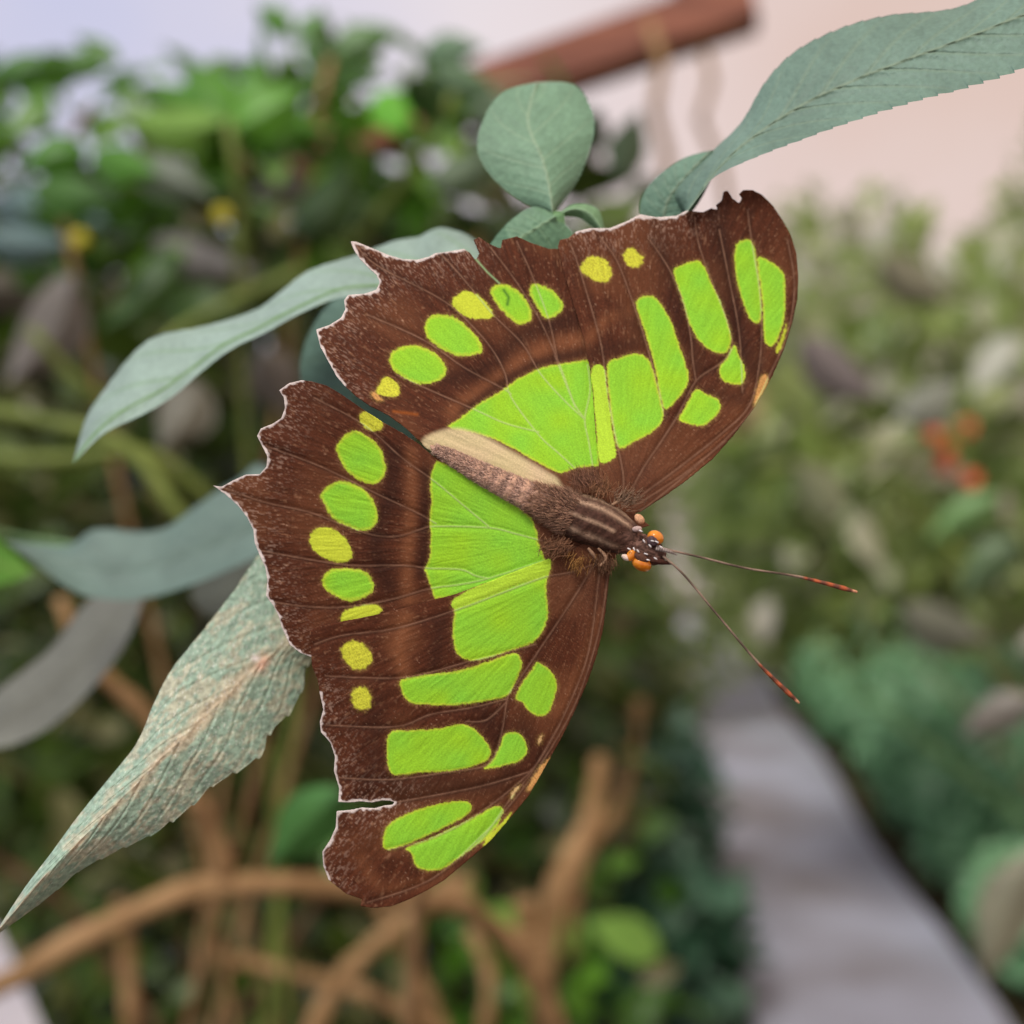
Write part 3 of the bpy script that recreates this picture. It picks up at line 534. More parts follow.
def wing(name, outline, spots, veins, fringe, lift, basept, bands=(), darks=(), cream=(), seed=1, step=1.0, hints=None, label=None, scr=()):
    out = np.array(outline, float)
    # tiny raggedness
    x0, y0 = out.min(0)-3; x1, y1 = out.max(0)+3
    gx = np.arange(x0, x1, step); gy = np.arange(y0, y1, step); X, Y = np.meshgrid(gx, gy); pts = np.stack([X.ravel(), Y.ravel()], -1)
    sd_ = sdf(pts, out); S = sd_.reshape(X.shape); gyv, gxv = np.gradient(S, step)
    near = (sd_ > 0) & (sd_ < .95*step)
    pts2 = pts.copy(); gm = np.stack([gxv.ravel(), gyv.ravel()], -1); gm /= np.linalg.norm(gm, axis=1)[:, None]+1e-6
    pts2[near] -= gm[near]*sd_[near][:, None]
    ok = (sd_ <= 0) | near; idm = np.arange(len(pts)).reshape(X.shape); q = quad(idm); q = q[ok[q].all(1)]
    used = np.unique(q); mp = -np.ones(len(pts), int); mp[used] = np.arange(len(used)); q = mp[q]; p = pts2[used]; x, y = p[:, 0], p[:, 1]
    # polar streaks from the wing base
    dx, dy = x-basept[0], y-basept[1]; ang = np.arctan2(dy, dx); rad = np.hypot(dx, dy)
    st = vnoise(ang*90+50, rad*.035, seed)*.5+vnoise(ang*260+50, rad*.10, seed+1)*.5
    st2 = vnoise(ang*200+80, rad*.22, seed+2); big = vnoise(x*.025, y*.025, seed+3); fine = np.random.RandomState(seed).rand(len(x))
    C = BR[None]*(1+0*x[:, None]); C = C*(.45+.75*st[:, None]+.45*vnoise(x*.8, y*.8, seed+20)[:, None]*(.5+fine[:, None])); 
    k = sstep(.40, .80, big)[:, None]*.45; C = C*(1-k)+BRL*.75*k
    for bl, bw, bs in bands:
        dd = polydist(p, catmull(bl, 4)); k = (np.exp(-(dd/bw)**2)*bs*(.6+.6*st))[:, None]; C = C*(1-k)+BRL*k
    k = (sstep(.72, .95, st2)*.42*(.3+.7*vnoise(x*.5, y*.5, seed+21)))[:, None]; C = C*(1-k)+lin(178, 132, 98)*k
    k = (sstep(.90, .97, vnoise(ang*240+11, rad*.3, seed+22))*sstep(.4, .7, vnoise(x*.06, y*.06, seed+23)))[:, None]*.5; C = C*(1-k)+lin(200, 160, 130)*k
    for bl, bw, bs in darks:
        dd = polydist(p, catmull(bl, 4)); k = (np.exp(-(dd/bw)**2)*bs)[:, None]; C = C*(1-k)+BRD*.8*k
    k = ((1-sstep(30, 95, rad))*.35)[:, None]; C = C*(1-k)+lin(112, 74, 52)*k*(.6+.8*st[:, None])
    fd = polydist(p, np.array(fringe)); k = (np.exp(-(fd/26)**2)*sstep(.6, .85, vnoise(ang*300+3, rad*.35, seed+26))*.33)[:, None]; C = C*(1-k)+lin(214, 180, 156)*k
    # veins on brown
    vm = np.zeros(len(x))
    for v in veins:
        vv = catmull(v, 5); wv = np.exp(-(polydist(p, vv)/.75)**2); vm = np.maximum(vm, wv)
    dark = np.zeros(len(x))
    for v in veins: dark = np.maximum(dark, np.exp(-(polydist(p, catmull(v, 5))/3.5)**2))
    C = C*(1-.34*dark[:, None]); k = (vm*(.35+.45*vnoise(x*.15, y*.15, seed+24)))[:, None]; C = C*(1-k)+VB*k
    gm_ = np.zeros(len(x))
    jit = (vnoise(x*.4, y*.4, seed+5)-.5)*1.1+(fine-.5)*.5
    for s in spots:
        poly, kind = s[0], s[1]; sharp = s[2] if len(s) > 2 else 1.0
        pl = catmull(poly, 4, True) if kind != 'hard' else np.array(poly)
        box = (x > pl[:, 0].min()-12) & (x < pl[:, 0].max()+12) & (y > pl[:, 1].min()-12) & (y < pl[:, 1].max()+12)
        if not box.any(): continue
        D = np.full(len(x), 50.); D[box] = sdf(p[box], pl); D = D+jit*(.6+sharp)
        m_ = 1-sstep(-.8*sharp, .6*sharp, D); halo = (np.exp(-(D/2.2)**2)*.3*(D > 0)*(fine > .4))[:, None]; C = C*(1-halo)+lin(200, 170, 90)*halo
        edge_ = 1-sstep(.8, 4.5*sharp, -D)                 # yellow margin
        patch = vnoise(x*.05+3, y*.05, seed+7)
        if kind == 'yel': base = YEL*.75+GRN*.25
        elif kind == 'ylw': base = YEL
        elif kind == 'crm': base = CRM
        elif kind == 'org': base = lin(216, 160, 92)
        elif kind == 'str': base = lin(186, 226, 62)
        else: base = None
        if base is None: g_ = GRN*(1-.65*patch[:, None])+GR2*(.65*patch[:, None]); g_ = g_*(.93+.12*vnoise(ang*120+9, rad*.05, seed+8)[:, None]); e_ = edge_[:, None]*.5; g_ = g_*(1-e_)+YEL*e_
        else: g_ = base*(.9+.2*st[:, None])
        if kind in ('crm', 'org', 'ylw'): m_ = m_*(.7+.3*(fine > .3))
        C = C*(1-m_[:, None])+g_*m_[:, None]; gm_ = np.maximum(gm_, m_)
    k = (vm*gm_*.8)[:, None]; C = C*(1-k)+VG*k
    for pl, kind in cream:
        D = sdf(p, catmull(pl, 4, True)); m_ = (1-sstep(-5, 1.5, D))[:, None]*.95; cc = lin(222, 196, 156)*(.8+.35*vnoise(ang*70+9, rad*.02, seed+9)[:, None]); cc = cc*(1-.35*patch[:, None])+lin(190, 196, 120)*.35*patch[:, None]
        C = C*(1-m_)+cc*m_
    for pl, cc, wd in scr:
        k = np.exp(-(polydist(p, np.array(pl))/wd)**2)[:, None]*.85; C = C*(1-k)+np.array(cc)*k
    fr = polydist(p, np.array(fringe)); k = ((1-sstep(1.3, 2.8, fr+(vnoise(x*.3, y*.3, seed+11)-.45)*3.0)))[:, None]; C = C*(1-k)+lin(235, 220, 210)*k*(.75+.25*vnoise(x*.7, y*.7, seed+25)[:, None])
    dep = wdepth(x, y)+lift-vm*.00009+(dark*.00012)+.0005*(vnoise(x*.012+7, y*.012, seed+13)-.5)+.0001*(st-.5)
    # gentle curl of the outer margin away from the camera
    dep = dep+.00035*np.exp(-(fr/14)**2)
    o = mk(name, P(x, y, dep), q, M_wing, bf, col=C, label=label)
    sol = o.modifiers.new('thickness', 'SOLIDIFY'); sol.thickness = .00012; sol.offset = 1
    return o

# lower hindwing
fr_LH = Z(1, (400, 40), (350, 52), (312, 80), (330, 110), (335, 150), (320, 190), (285, 212), (240, 230), (225, 260), (245, 300), (265, 340), (262, 380), (235, 410), (180, 412), (130, 435), (85, 460), (52, 455), (100, 490), (150, 535), (185, 580), (210, 630), (215, 680), (235, 730), (258, 780), (265, 830), (260, 890), (290, 930), (310, 970), (322, 1015)) + [(290, 645), (300.5, 653), (311, 657)]
LH = Z(5, (700, 740), (680, 640), (560, 600), (430, 560), (330, 510), (200, 445), (62, 370)) + Z(1, (925, 345), (860, 290), (800, 250), (720, 205), (650, 160), (560, 98), (500, 62), (440, 45)) + fr_LH + [(335, 650), (400, 632), (480, 606), (575, 575)]
wing('hindwing', LH, [
    (Z(5, (66, 396), (120, 415), (200, 462), (300, 525), (385, 575), (440, 622), (462, 680), (465, 720), (490, 780), (510, 800), (300, 900), (140, 930), (60, 942), (35, 875), (18, 825), (38, 780), (42, 700), (38, 620), (45, 560), (40, 500), (45, 440)), 'hard', .6),
    (Z(1, (640, 165), (690, 175), (720, 205), (710, 235), (670, 240), (630, 205)), 'ylw'),
    (Z(1, (600, 240), (660, 260), (710, 310), (730, 370), (725, 420), (690, 448), (640, 440), (580, 400), (550, 350), (538, 295)), 'g'),
    (Z(1, (560, 438), (630, 460), (680, 510), (700, 560), (690, 610), (650, 632), (590, 620), (520, 580), (490, 530), (475, 490), (510, 455)), 'g'),
    (Z(1, (490, 618), (550, 640), (590, 690), (600, 735), (570, 755), (510, 750), (450, 710), (432, 665), (450, 630)), 'yel'),
    (Z(1, (520, 785), (600, 782), (660, 800), (685, 850), (665, 885), (600, 910), (540, 895), (490, 860), (482, 820)), 'g'),
    (Z(1, (560, 962), (600, 935), (680, 922), (715, 940), (700, 965), (620, 990), (560, 995)), 'yel')],
    [Z(5, (480, 712), (380, 685), (270, 660), (60, 655), (0, 668))+Z(1, (780, 655), (680, 650), (560, 610), (430, 560), (250, 520), (90, 465)),
     Z(5, (270, 655), (180, 580), (60, 480))+Z(1, (800, 350), (700, 260), (620, 200), (450, 110)),
     Z(1, (930, 605), (850, 560), (700, 490), (580, 430), (450, 370), (260, 300)),
     Z(5, (270, 860), (220, 850), (160, 825), (30, 820))+Z(1, (800, 770), (600, 770), (450, 750), (230, 710)),
     Z(5, (490, 790), (270, 860), (150, 885), (40, 900))+Z(1, (750, 905), (560, 935), (400, 930), (270, 910))],
    fr_LH, .0006, (560, 540), darks=[(Z(1, (760, 330), (750, 480), (690, 690), (740, 850)), 11, .6), (Z(1, (890, 400), (885, 600), (875, 800)), 7, .6)], bands=[(Z(1, (830, 330), (835, 500), (825, 650), (815, 800), (820, 900)), 8, .75)], seed=31, label='lower hindwing with six green spots')
# upper hindwing
fr_UH = Z(3, (150, 700), (125, 670), (100, 625), (70, 570), (55, 510), (100, 495), (140, 470), (155, 440), (150, 410), (165, 392), (220, 388), (260, 375), (272, 350), (262, 325), (235, 300), (205, 270), (185, 240), (173, 210), (190, 210), (240, 230), (300, 255), (350, 270), (400, 272), (440, 262), (460, 250), (500, 245), (560, 235))
UH = fr_UH + Z(3, (580, 248), (600, 275), (612, 250), (592, 205), (612, 195), (640, 215), (685, 235), (690, 205), (740, 192), (790, 215), (850, 235), (882, 235), (920, 260), (980, 420), (1015, 560), (1030, 700), (1035, 900), (1045, 1000)) + Z(5, (720, 620), (600, 590), (520, 540), (400, 480), (300, 440), (150, 400), (60, 370), (20, 345), (0, 320)) + Z(3, (400, 885), (350, 838), (300, 802), (240, 772), (190, 737))
UHg = Z(3, (505, 840), (550, 810), (600, 770), (650, 740), (690, 718), (740, 680), (820, 640), (900, 625), (978, 613), (1012, 640), (1020, 975), (980, 978), (940, 985), (890, 1000), (840, 980), (760, 935), (680, 890), (600, 865), (520, 852))
wing('hindwing', UH, [
    (UHg, 'hard', .6),
    (Z(3, (300, 672), (335, 700), (335, 735), (300, 740), (262, 728), (275, 690)), 'ylw'), (Z(3, (250, 725), (270, 735), (282, 752), (262, 752), (246, 740)), 'org'),
    (Z(3, (400, 565), (450, 585), (490, 620), (497, 660), (460, 690), (400, 695), (340, 665), (308, 630), (310, 590), (350, 570)), 'g'),
    (Z(3, (450, 462), (520, 465), (570, 500), (610, 545), (620, 585), (580, 600), (520, 595), (460, 560), (430, 530), (428, 490)), 'g'),
    (Z(3, (560, 380), (610, 395), (645, 430), (660, 465), (620, 475), (570, 468), (530, 440), (520, 410)), 'yel'),
    (Z(3, (690, 355), (740, 375), (775, 415), (792, 455), (780, 485), (740, 490), (700, 455), (665, 415), (650, 375)), 'g'),
    (Z(3, (800, 352), (850, 370), (885, 400), (898, 435), (870, 465), (835, 470), (805, 430), (785, 390), (785, 365)), 'g')],
    [Z(3, (1000, 980), (985, 890), (972, 815), (990, 720), (982, 630)),
     Z(3, (972, 815), (935, 760), (890, 640), (820, 480), (740, 350), (650, 230)), Z(3, (935, 760), (935, 765), (870, 600)),
     Z(3, (940, 985), (880, 930), (815, 870), (720, 740), (700, 660), (650, 570), (560, 470), (470, 400), (260, 290), (190, 220)),
     Z(3, (815, 860), (700, 830), (600, 785), (450, 720), (330, 665)), Z(3, (720, 730), (690, 710), (560, 640), (420, 545), (230, 460)),
     Z(3, (970, 815), (900, 750), (820, 660), (760, 560), (660, 460), (560, 340), (480, 250)), Z(3, (880, 620), (850, 480), (790, 320), (740, 210))],
    fr_UH, .0006, (590, 500), darks=[(Z(3, (500, 680), (640, 640), (760, 530), (920, 480)), 11, .55), (Z(3, (560, 790), (680, 700), (800, 630), (960, 590)), 6, .6)], bands=[(Z(3, (520, 790), (620, 715), (720, 640), (840, 570), (960, 540)), 9, .8)],
    cream=[(Z(5, (0, 320), (60, 278), (150, 262), (250, 292), (340, 340), (420, 385), (500, 432), (550, 468), (560, 540), (300, 470), (60, 380)), 'c')], seed=41,
    label='upper hindwing with a small tear and six green spots', scr=[(Z(3, (600, 270), (640, 315), (680, 352)), lin(150, 185, 130), .9), (Z(3, (695, 375), (712, 400), (708, 425)), lin(70, 120, 40), 1.6), (Z(3, (320, 790), (400, 800)), lin(150, 80, 30), 1.6)])
# upper forewing
UF = Z(4, (330, 1040), (240, 1070), (150, 1010), (150, 920), (178, 885), (180, 860), (168, 760), (160, 650), (150, 565), (130, 470), (100, 370), (70, 270), (54, 200), (60, 180), (85, 175), (110, 155), (150, 145), (210, 145), (260, 125), (300, 103), (350, 112), (410, 108), (440, 92), (490, 97), (515, 85), (535, 90), (530, 75), (548, 60), (553, 35), (565, 32), (580, 55), (600, 70), (608, 55), (600, 42), (612, 30), (640, 30), (670, 45), (700, 75), (730, 120), (755, 165), (772, 220), (778, 290), (775, 360), (760, 430), (735, 510), (700, 590), (650, 680), (590, 760), (520, 840), (440, 905), (370, 955), (310, 995), (285, 1005))
wing('forewing', UF, [
    (Z(4, (205, 550), (240, 535), (290, 522), (325, 540), (345, 590), (360, 650), (372, 710), (350, 750), (300, 780), (240, 808), (222, 760), (212, 690), (203, 600)), 'g', .6),
    (Z(4, (155, 568), (190, 563), (203, 640), (214, 730), (228, 812), (222, 838), (180, 848), (170, 760), (162, 660)), 'str', .6),
    (Z(4, (290, 365), (315, 348), (345, 352), (375, 390), (400, 440), (420, 500), (440, 560), (448, 600), (430, 640), (400, 675), (375, 690), (360, 640), (345, 560), (320, 470), (295, 400)), 'g', .6),
    (Z(4, (418, 720), (440, 680), (468, 630), (500, 645), (535, 660), (543, 690), (520, 720), (490, 740), (450, 735)), 'g', .5),
    (Z(4, (402, 275), (430, 255), (470, 243), (495, 260), (515, 310), (545, 370), (565, 430), (575, 480), (560, 520), (520, 515), (480, 485), (450, 430), (425, 350)), 'g', .5),
    (Z(4, (585, 495), (600, 530), (617, 570), (612, 610), (580, 615), (548, 600), (540, 565), (560, 540)), 'g', .5),
    (Z(4, (585, 225), (595, 190), (630, 180), (645, 205), (655, 260), (665, 340), (668, 400), (655, 430), (630, 415), (605, 350), (590, 290)), 'g', .6),
    (Z(4, (655, 235), (700, 250), (735, 285), (738, 350), (735, 420), (715, 480), (695, 502), (675, 480), (672, 400), (664, 320)), 'g', .6),
    (Z(4, (742, 430), (735, 480), (715, 520), (710, 510), (728, 470)), 'yel'), (Z(4, (675, 585), (688, 600), (675, 650), (650, 690), (645, 660), (660, 610)), 'org'),
    (Z(4, (150, 232), (190, 235), (213, 265), (210, 300), (175, 305), (135, 285), (122, 260)), 'ylw', 1.5), (Z(4, (280, 208), (310, 232), (300, 258), (270, 260), (250, 235), (260, 212)), 'ylw', 1.8)],
    [Z(4, (265, 955), (310, 870), (370, 780), (420, 700), (470, 605), (540, 555), (572, 520), (578, 480), (555, 400), (520, 310), (480, 200), (465, 110)), Z(4, (470, 605), (460, 540), (455, 480), (435, 380), (390, 270), (330, 180)),
     Z(4, (250, 950), (250, 880), (225, 760), (205, 650), (185, 500), (150, 370), (110, 240), (90, 190)), Z(4, (375, 710), (350, 600), (310, 460), (270, 340), (230, 240), (180, 170)),
     Z(4, (300, 1000), (420, 905), (560, 780), (640, 690), (690, 590), (740, 480), (762, 380), (765, 290), (745, 180)), Z(4, (270, 975), (400, 880), (540, 770), (630, 680), (660, 560), (668, 440), (660, 320), (640, 200), (625, 90)),
     Z(4, (610, 640), (600, 460), (570, 300), (540, 150)), Z(4, (280, 985), (420, 895), (560, 785))],
    Z(4, (110, 155), (150, 146), (210, 146), (260, 126), (290, 108))+Z(4, (360, 112), (410, 108), (440, 94)), .0001, (628, 505), darks=[(Z(4, (150, 520), (300, 480), (250, 400)), 10, .4), (Z(4, (520, 80), (560, 250), (600, 480), (640, 560)), 14, .55), (Z(4, (350, 130), (380, 250), (440, 480), (480, 560)), 12, .45), (Z(4, (480, 640), (600, 660)), 8, .4)], bands=[(Z(4, (130, 500), (200, 420), (260, 400)), 7, .6), (Z(4, (420, 900), (520, 800), (600, 700)), 9, .4)], seed=51, label='upper forewing with a notched tip')
# lower forewing
fr_LF = Z(2, (85, 380), (95, 425), (85, 460), (88, 490), (115, 520), (128, 560), (125, 600), (140, 650), (137, 688), (165, 690), (200, 687), (235, 690), (262, 684), (285, 685), (299, 690), (290, 697), (270, 699), (240, 707), (205, 705), (170, 712), (133, 715), (130, 760), (115, 795), (92, 830), (95, 870), (110, 910))
LF = Z(2, (55, 215), (60, 260), (62, 300), (78, 340)) + fr_LF + Z(2, (160, 950), (205, 965), (200, 985), (240, 990), (290, 985), (340, 965), (390, 940), (440, 910), (500, 860), (570, 800), (630, 730), (680, 670), (720, 600), (770, 510), (810, 430), (845, 350), (870, 280), (890, 200), (905, 80), (912, 15)) + Z(5, (790, 740), (690, 700), (600, 745), (500, 785), (400, 822), (290, 865), (145, 920)) + Z(2, (460, 100), (350, 130), (250, 155), (150, 175), (90, 185), (58, 200))
wing('forewing', LF, [
    (Z(2, (470, 130), (480, 106), (600, 45), (735, -8), (728, 80), (735, 150), (720, 200), (690, 235), (620, 260), (560, 280), (510, 285), (475, 265), (463, 215), (467, 160)), 'g', .6),
    (Z(2, (468, 138), (470, 108), (560, 62), (650, 25), (732, -8), (732, 42), (640, 72), (560, 105)), 'str', .6),
    (Z(2, (320, 340), (400, 325), (480, 315), (560, 290), (620, 268), (650, 268), (660, 300), (645, 340), (620, 385), (560, 400), (470, 412), (360, 410), (325, 390), (315, 365)), 'g', .6),
    (Z(2, (705, 290), (740, 315), (760, 350), (752, 395), (735, 435), (705, 443), (680, 430), (660, 405), (642, 395), (660, 350), (690, 310)), 'g', .5),
    (Z(2, (285, 490), (350, 485), (430, 478), (490, 467), (530, 485), (560, 520), (572, 555), (540, 580), (470, 598), (370, 605), (300, 612), (280, 590), (275, 540)), 'g', .5),
    (Z(2, (620, 490), (650, 492), (670, 515), (675, 545), (655, 570), (610, 585), (552, 594), (575, 570), (595, 535), (605, 505)), 'g', .5),
    (Z(2, (268, 775), (290, 745), (350, 715), (430, 692), (490, 686), (515, 695), (510, 720), (470, 745), (400, 780), (330, 810), (270, 822)), 'g', .6),
    (Z(2, (330, 818), (400, 792), (470, 758), (530, 728), (580, 702), (605, 705), (600, 735), (570, 780), (520, 820), (470, 855), (430, 880), (380, 882), (355, 865), (345, 835)), 'g', .6),
    (Z(2, (630, 720), (610, 760), (570, 800), (550, 815), (560, 790), (600, 750)), 'yel'), (Z(2, (755, 565), (740, 600), (700, 640), (675, 655), (690, 620), (725, 575)), 'org'),
    (Z(2, (655, 640), (640, 665), (628, 682), (632, 660)), 'crm'), (Z(2, (718, 500), (712, 520), (705, 522), (708, 505)), 'crm'),
    (Z(2, (190, 230), (225, 255), (232, 290), (200, 312), (165, 300), (145, 260), (160, 235)), 'ylw', 1.5), (Z(2, (205, 360), (230, 380), (230, 415), (205, 428), (180, 415), (175, 375)), 'ylw', 2.2)],
    [Z(2, (870, 10), (800, 35), (720, 50), (600, 95), (480, 140), (300, 195), (150, 215), (70, 240)), Z(2, (860, 20), (800, 120), (720, 240), (650, 345), (620, 390), (605, 480), (585, 550), (550, 588), (450, 604), (290, 625), (140, 620)),
     Z(2, (700, 240), (600, 268), (500, 292), (340, 333), (200, 335), (100, 330)), Z(2, (620, 395), (520, 420), (400, 440), (300, 475), (100, 470)), Z(2, (620, 400), (560, 455), (500, 460)),
     Z(2, (905, 40), (880, 200), (820, 390), (740, 540), (640, 680), (540, 790), (400, 910), (220, 975)), Z(2, (880, 40), (850, 260), (790, 420), (710, 570), (620, 660), (500, 745), (380, 800), (280, 825)), Z(2, (690, 600), (560, 640), (440, 665), (300, 690)),
     Z(2, (760, 480), (690, 600), (620, 690), (540, 800), (430, 890))],
    fr_LF, .0001, (600, 558), darks=[(Z(2, (240, 420), (240, 560), (220, 640)), 16, .4), (Z(2, (430, 180), (410, 290)), 9, .5), (Z(2, (560, 440), (620, 620), (480, 640), (300, 650)), 13, .5), (Z(2, (660, 480), (700, 560)), 12, .45)], bands=[(Z(2, (330, 165), (310, 260), (330, 330)), 9, .8), (Z(2, (880, 150), (820, 330), (760, 430)), 7, .5), (Z(2, (200, 850), (260, 930), (360, 920)), 8, .4)], seed=61, label='lower forewing with a narrow slit torn near the tip')

# body: one continuous surface along the axis
pts = Z(5, (40, 336), (62, 352), (120, 380), (200, 424), (300, 474), (400, 522), (470, 552), (520, 572), (580, 597), (640, 622), (700, 645), (760, 675), (810, 702), (840, 722), (870, 738), (900, 750), (935, 768), (965, 778))
rad = np.array([.5, 3.8, 7, 9.5, 12, 14, 15.5, 18.5, 22, 24, 24, 22, 18, 13.5, 13.5, 13, 11, 4.5])
body_px = np.array([(a, b, r) for (a, b), r in zip(pts, rad)]); bp = resample(body_px, 130); PX = BD/F
NB = 130; SG = 48
ctr = P(bp[:, 0], bp[:, 1], BD+.0006); Tn = np.gradient(ctr, axis=0); Tn /= np.linalg.norm(Tn, axis=1)[:, None]
th = np.arange(SG)/SG*2*math.pi; V = []; C = []
sl = np.r_[0, np.cumsum(np.linalg.norm(np.diff(bp[:, :2], axis=0), axis=1))]
def bodyframe(i):
    s = np.cross(Tn[i], [0, -1, 0]); s /= np.linalg.norm(s); return s, np.cross(s, Tn[i])
for i in range(NB):
    s, u = bodyframe(i); r = bp[i, 2]*PX; fr = i/(NB-1); ab = 1-sstep(.40, .52, fr)
    rg_ = 1+.05*ab*math.cos(sl[i]/13*2*math.pi)
    k1 = vnoise(np.cos(th)*3+10+sl[i]*.15, np.sin(th)*3+sl[i]*.12+10, 71); k2 = vnoise(th*9, np.full(SG, sl[i]*.5), 72)
    if u[1] > 0: u = -u
    rr_ = r*rg_*(1+.10*(k1-.5)); V.append(ctr[i]+(np.cos(th)*rr_)[:, None]*s+(np.sin(th)*rr_*.85)[:, None]*u)
    cab = lin(196, 158, 136)*(.6+.7*k2[:, None]); seg = .5+.5*math.cos(sl[i]/13*2*math.pi); cab = cab*(1-.35*seg)+lin(210, 160, 120)*.35*seg*.9
    sd3 = np.cos(th); cth = lin(72, 48, 38)*(.6+.9*k2[:, None]); 
    stp = (np.exp(-((sd3-.62)/.10)**2)+np.exp(-((sd3+.62)/.10)**2)+.9*np.exp(-((sd3)/.07)**2)*(fr < .78)+.7*np.exp(-((sd3+.93)/.07)**2))*sstep(.55, .62, fr)*(1-sstep(.80, .86, fr)); stp = np.clip(stp*.95, 0, 1)[:, None]
    cth = cth*(1-stp)+lin(172, 142, 116)*stp
    hd = sstep(.80, .86, fr); chd = lin(110, 82, 70)*(.25+1.6*k2[:, None]**1.5); cth = cth*(1-hd)+chd*hd
    C.append(cab*ab+cth*(1-ab))
V = np.concatenate(V+[ctr[:1], ctr[-1:]]); C = np.concatenate(C+[C[0][:1], C[-1][:1]]); Fc = []
for i in range(NB-1):
    for j in range(SG): k = (j+1) % SG; Fc.append([i*SG+j, i*SG+k, (i+1)*SG+k, (i+1)*SG+j])
for j in range(SG): Fc.append([NB*SG, (j+1) % SG, j]); Fc.append([NB*SG+1, (NB-1)*SG+j, (NB-1)*SG+(j+1) % SG])
body = mk('body', V, Fc, M_body, bf, col=C)
# fur: fine tapering hairs lying backwards over the body
r = np.random.RandomState(9); HV = []; HF = []; HC = []; kk = 0
for _ in range(5200):
    i = int(r.uniform(4, 80)) if r.rand() < .84 else int(r.uniform(80, 124)); fr = i/(NB-1); s, u = bodyframe(i)
    if u[1] > 0: u = -u
    a = r.uniform(-.15, math.pi+.15); R = bp[i, 2]*PX
    nrm = math.cos(a)*s+math.sin(a)*u; p0 = ctr[i]+R*.96*(math.cos(a)*s+.85*math.sin(a)*u)
    ab = fr < .44; Ln = r.uniform(.5, 1.2)*PX*(5 if ab else 9 if fr < .62 else 4)
    d = -Tn[i]*1.0+nrm*(.28 if ab else .5 if fr < .62 else .2)+r.normal(size=3)*.22; d /= np.linalg.norm(d)
    w = np.cross(d, nrm); w /= np.linalg.norm(w); hw = PX*r.uniform(.25, .5)
    p1 = p0+d*Ln*.5+nrm*Ln*.05; p2_ = p0+d*Ln
    q = [p0-w*hw, p0+w*hw, p0+nrm*hw, p1-w*hw*.7, p1+w*hw*.7, p1+nrm*hw*.7, p2_]
    HV += q; HF += [[kk, kk+1, kk+4, kk+3], [kk+1, kk+2, kk+5, kk+4], [kk+2, kk, kk+3, kk+5]]+[[kk+3, kk+4, kk+6], [kk+4, kk+5, kk+6], [kk+5, kk+3, kk+6]]; kk += 7
    c = (lin(205, 168, 146) if ab else lin(172, 132, 106) if fr < .62 else lin(105, 76, 60))*r.uniform(.35, 1.25)
    HC += [c]*7
# tufts where the wings meet the thorax
for (cx, cy, n_, cc, dirx, diry) in ((586, 482, 300, (140, 100, 78), -.6, -1), (600, 492, 150, (150, 108, 78), .3, -1), (560, 545, 260, (150, 108, 80), -.7, .7), (578, 560, 70, (176, 128, 72), -.3, .8), (625, 500, 160, (150, 120, 96), .7, -.6), (605, 560, 160, (130, 95, 70), .1, 1)):
    for _ in range(n_):
        x = cx+r.normal()*7; y = cy+r.normal()*4.5; p0 = P(x, y, BD-.0006+r.rand()*.0006); ln = r.uniform(5, 15)
        a = math.atan2(diry, dirx)+r.normal()*.5; p2_ = P(x+math.cos(a)*ln, y+math.sin(a)*ln, BD-.0002); d = p2_-p0; d /= np.linalg.norm(d); nrm = np.array([0, -1., 0]); w = np.cross(d, nrm); hw = PX*r.uniform(.25, .45); p1 = (p0+p2_)/2+nrm*.0003
        q = [p0-w*hw, p0+w*hw, p0+nrm*hw, p1-w*hw*.7, p1+w*hw*.7, p1+nrm*hw*.7, p2_]
        HV += q; HF += [[kk, kk+1, kk+4, kk+3], [kk+1, kk+2, kk+5, kk+4], [kk+2, kk, kk+3, kk+5]]+[[kk+3, kk+4, kk+6], [kk+4, kk+5, kk+6], [kk+5, kk+3, kk+6]]; kk += 7
        HC += [lin(*cc)*r.uniform(.4, 1.2)]*7
mk('fur', np.array(HV), HF, M_body, body, col=np.array(HC), kind='stuff')
# ball-like pieces
def ball(name, x, y, rx, ry, rz, dd, mat, ang=0, colr=None, nz=0, label=None, seed=0):
    c = P(x, y, BD+dd); V = []; Fc = []; n1, n2 = 20, 28
    for i in range(n1+1):
        t = math.pi*i/n1
        for j in range(n2):
            f = 2*math.pi*j/n2; a, b, d_ = math.sin(t)*math.cos(f)*rx, math.sin(t)*math.sin(f)*ry, math.cos(t)*rz
            V.append(c+PX*np.array([a*math.cos(ang)-b*math.sin(ang), -d_, -(a*math.sin(ang)+b*math.cos(ang))]))
    for i in range(n1):
        for j in range(n2): k = (j+1) % n2; Fc.append([i*n2+j, i*n2+k, (i+1)*n2+k, (i+1)*n2+j])
    V = np.array(V); C = None
    if colr is not None: C = lin(*colr)*(.7+.6*vnoise(np.arange(len(V))*.7, np.arange(len(V))*.05, seed)[:, None])
    return mk(name, V, np.array(Fc), mat, body, col=C, label=label)
ax = math.atan2(120, 225)
ball('eye', 655.5, 537.5, 8.5, 7, 8, -.0002, M_eye, ax, label='amber eye on the far side of the head')
ball('eye', 641.5, 563.5, 10.5, 7.5, 9, -.0002, M_eye, ax, label='amber eye on the near side of the head')
ball('eye_ring', 652.5, 541, 6, 5, 3.4, -.0009, M_body, ax, (84, 66, 68)); ball('eye_ring', 641.5, 557.5, 8, 4.2, 4, -.0009, M_body, ax, (96, 66, 52))
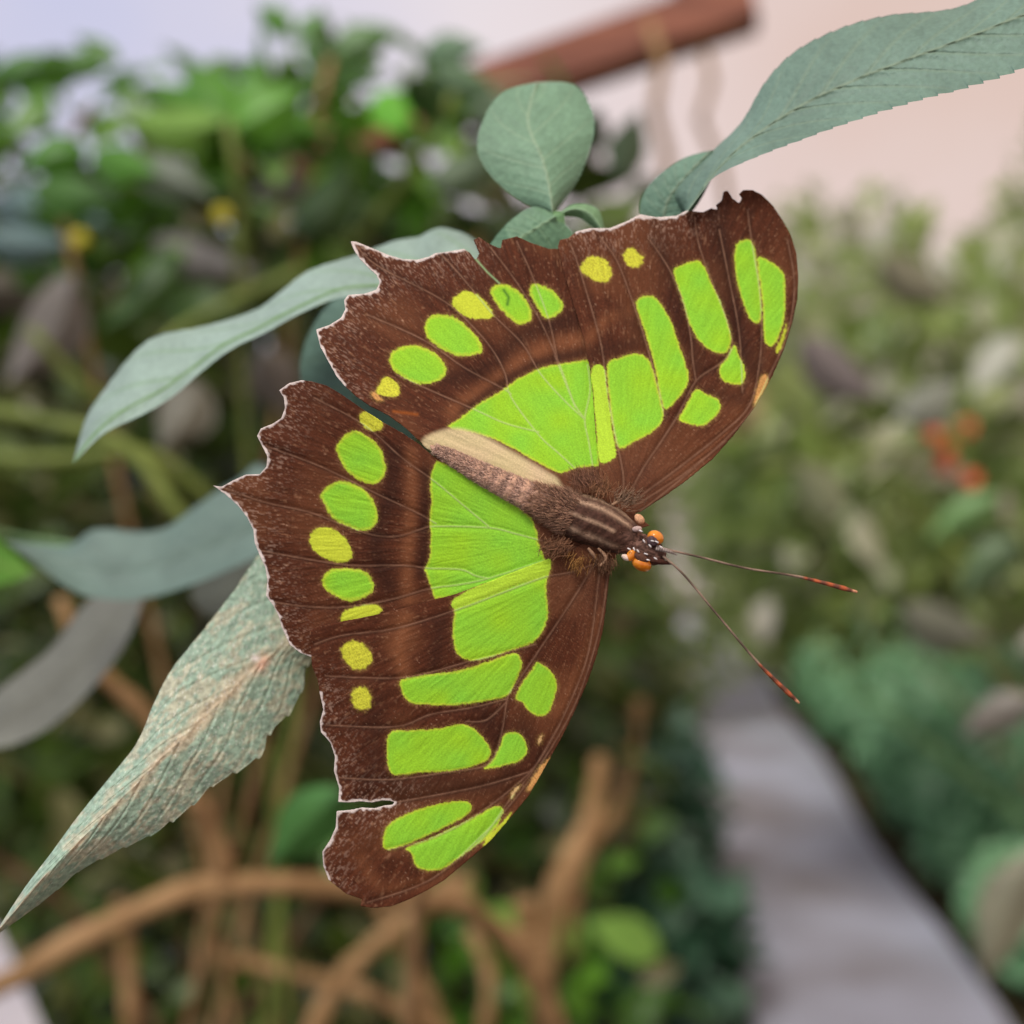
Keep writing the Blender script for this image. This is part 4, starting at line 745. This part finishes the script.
ball('collar_tuft', 631, 555.5, 4.5, 6, 4, -.0006, M_eye, ax, label='orange tuft behind the near eye'); ball('collar_tuft', 639.5, 519, 6, 4.2, 4, -.0002, M_body, ax+.3, (215, 165, 125)); ball('collar_tuft', 626, 557.5, 5, 3, 3, -.0006, M_body, ax, (225, 200, 180)); ball('collar_tuft', 637, 529, 5, 3, 3, -.0010, M_body, ax-.6, (185, 160, 150))
for x, y, a in ((661, 547, .6), (655.5, 558.5, .6), (657, 542, .5), (648, 560, .2), (638, 551, .9), (629, 549, .5), (644, 541, 1.0), (646, 554, .4), (652.5, 541, .2), (634, 549, 1.2), (641, 531, .4), (650, 546, .9)): ball('white_scale_tuft', x, y, 2.1, .8, 1.1, -.0013, M_body, a, (235, 228, 222))
def atube(name, pl, rads, mat, colfn, label=None):
    a = np.array(pl, float); q = resample(a, 60); pts = P(q[:, 0], q[:, 1], q[:, 2]); rr_ = np.interp(np.linspace(0, 1, 60), *rads)*PX
    V, Fc = tube(pts, rr_, 8); t = np.concatenate([np.repeat(np.linspace(0, 1, 60), 8), [0, 1]]); return mk(name, V, Fc, mat, body, col=np.array([colfn(k) for k in t]), label=label)
def antc(t):
    if t > .97: return lin(235, 170, 130) 
    if t > .72: k = .5+.5*math.sin(t*90); return lin(190, 100, 62)*k+lin(92, 66, 56)*(1-k)
    return lin(140, 118, 100)*(0.75+.35*math.sin(t*400))
AR = ([0, .05, .6, .75, .93, 1], [1.5, 1.15, 1.1, 1.6, 2.5, 1.2])
atube('antenna', [(664, 549, BD-.0004), (700, 557, BD-.001), (745, 568, BD-.0015), (800, 577, BD-.001), (857, 592, BD)], AR, M_body, antc)
atube('antenna', [(663, 556, BD-.0004), (684, 575, BD-.001), (715, 612, BD-.0015), (760, 665, BD-.001), (799, 703, BD)], AR, M_body, antc)
pc = lambda t: lin(165, 150, 140)*(.7+.3*math.sin(t*60)+.1)
atube('palp', [(656, 548, BD-.0006), (668, 551, BD-.0008), (677, 555, BD-.0004)], ([0, .5, 1], [3, 2, .6]), M_body, pc)
atube('palp', [(650, 560, BD-.0004), (662, 562, BD-.0004), (672, 564, BD)], ([0, .5, 1], [3.4, 3, .8]), M_body, lambda t: lin(70, 42, 32))
for pl in ([(600, 520, BD+.002), (585, 470, BD+.009), (560, 400, BD+.0245)], [(590, 535, BD+.002), (560, 520, BD+.010), (505, 490, BD+.028)],
           [(615, 530, BD+.002), (600, 500, BD+.010), (548, 370, BD+.0250)], [(580, 540, BD+.002), (540, 560, BD+.012), (486, 545, BD+.0315)]):
    atube('leg', pl, ([0, .4, 1], [2.4, 1.8, 1.0]), M_body, lambda t: lin(120, 96, 76))
# wing roots: ridged bases of the wing veins at the thorax
for pl in ([(612, 505, BD-.0004), (622, 500, BD-.0002), (632, 502, BD)], [(600, 566, BD-.0004), (606, 558, BD-.0004), (598, 548, BD-.0004)], [(588, 548, BD-.0006), (592, 553, BD-.0006), (597, 560, BD-.0002)]):
    atube('wing_root', pl, ([0, .5, 1], [1.4, 2.0, 1.2]), M_body, lambda t: lin(150, 118, 92))
for o in bpy.data.objects:
    if '_loc' in o: del o['_loc']
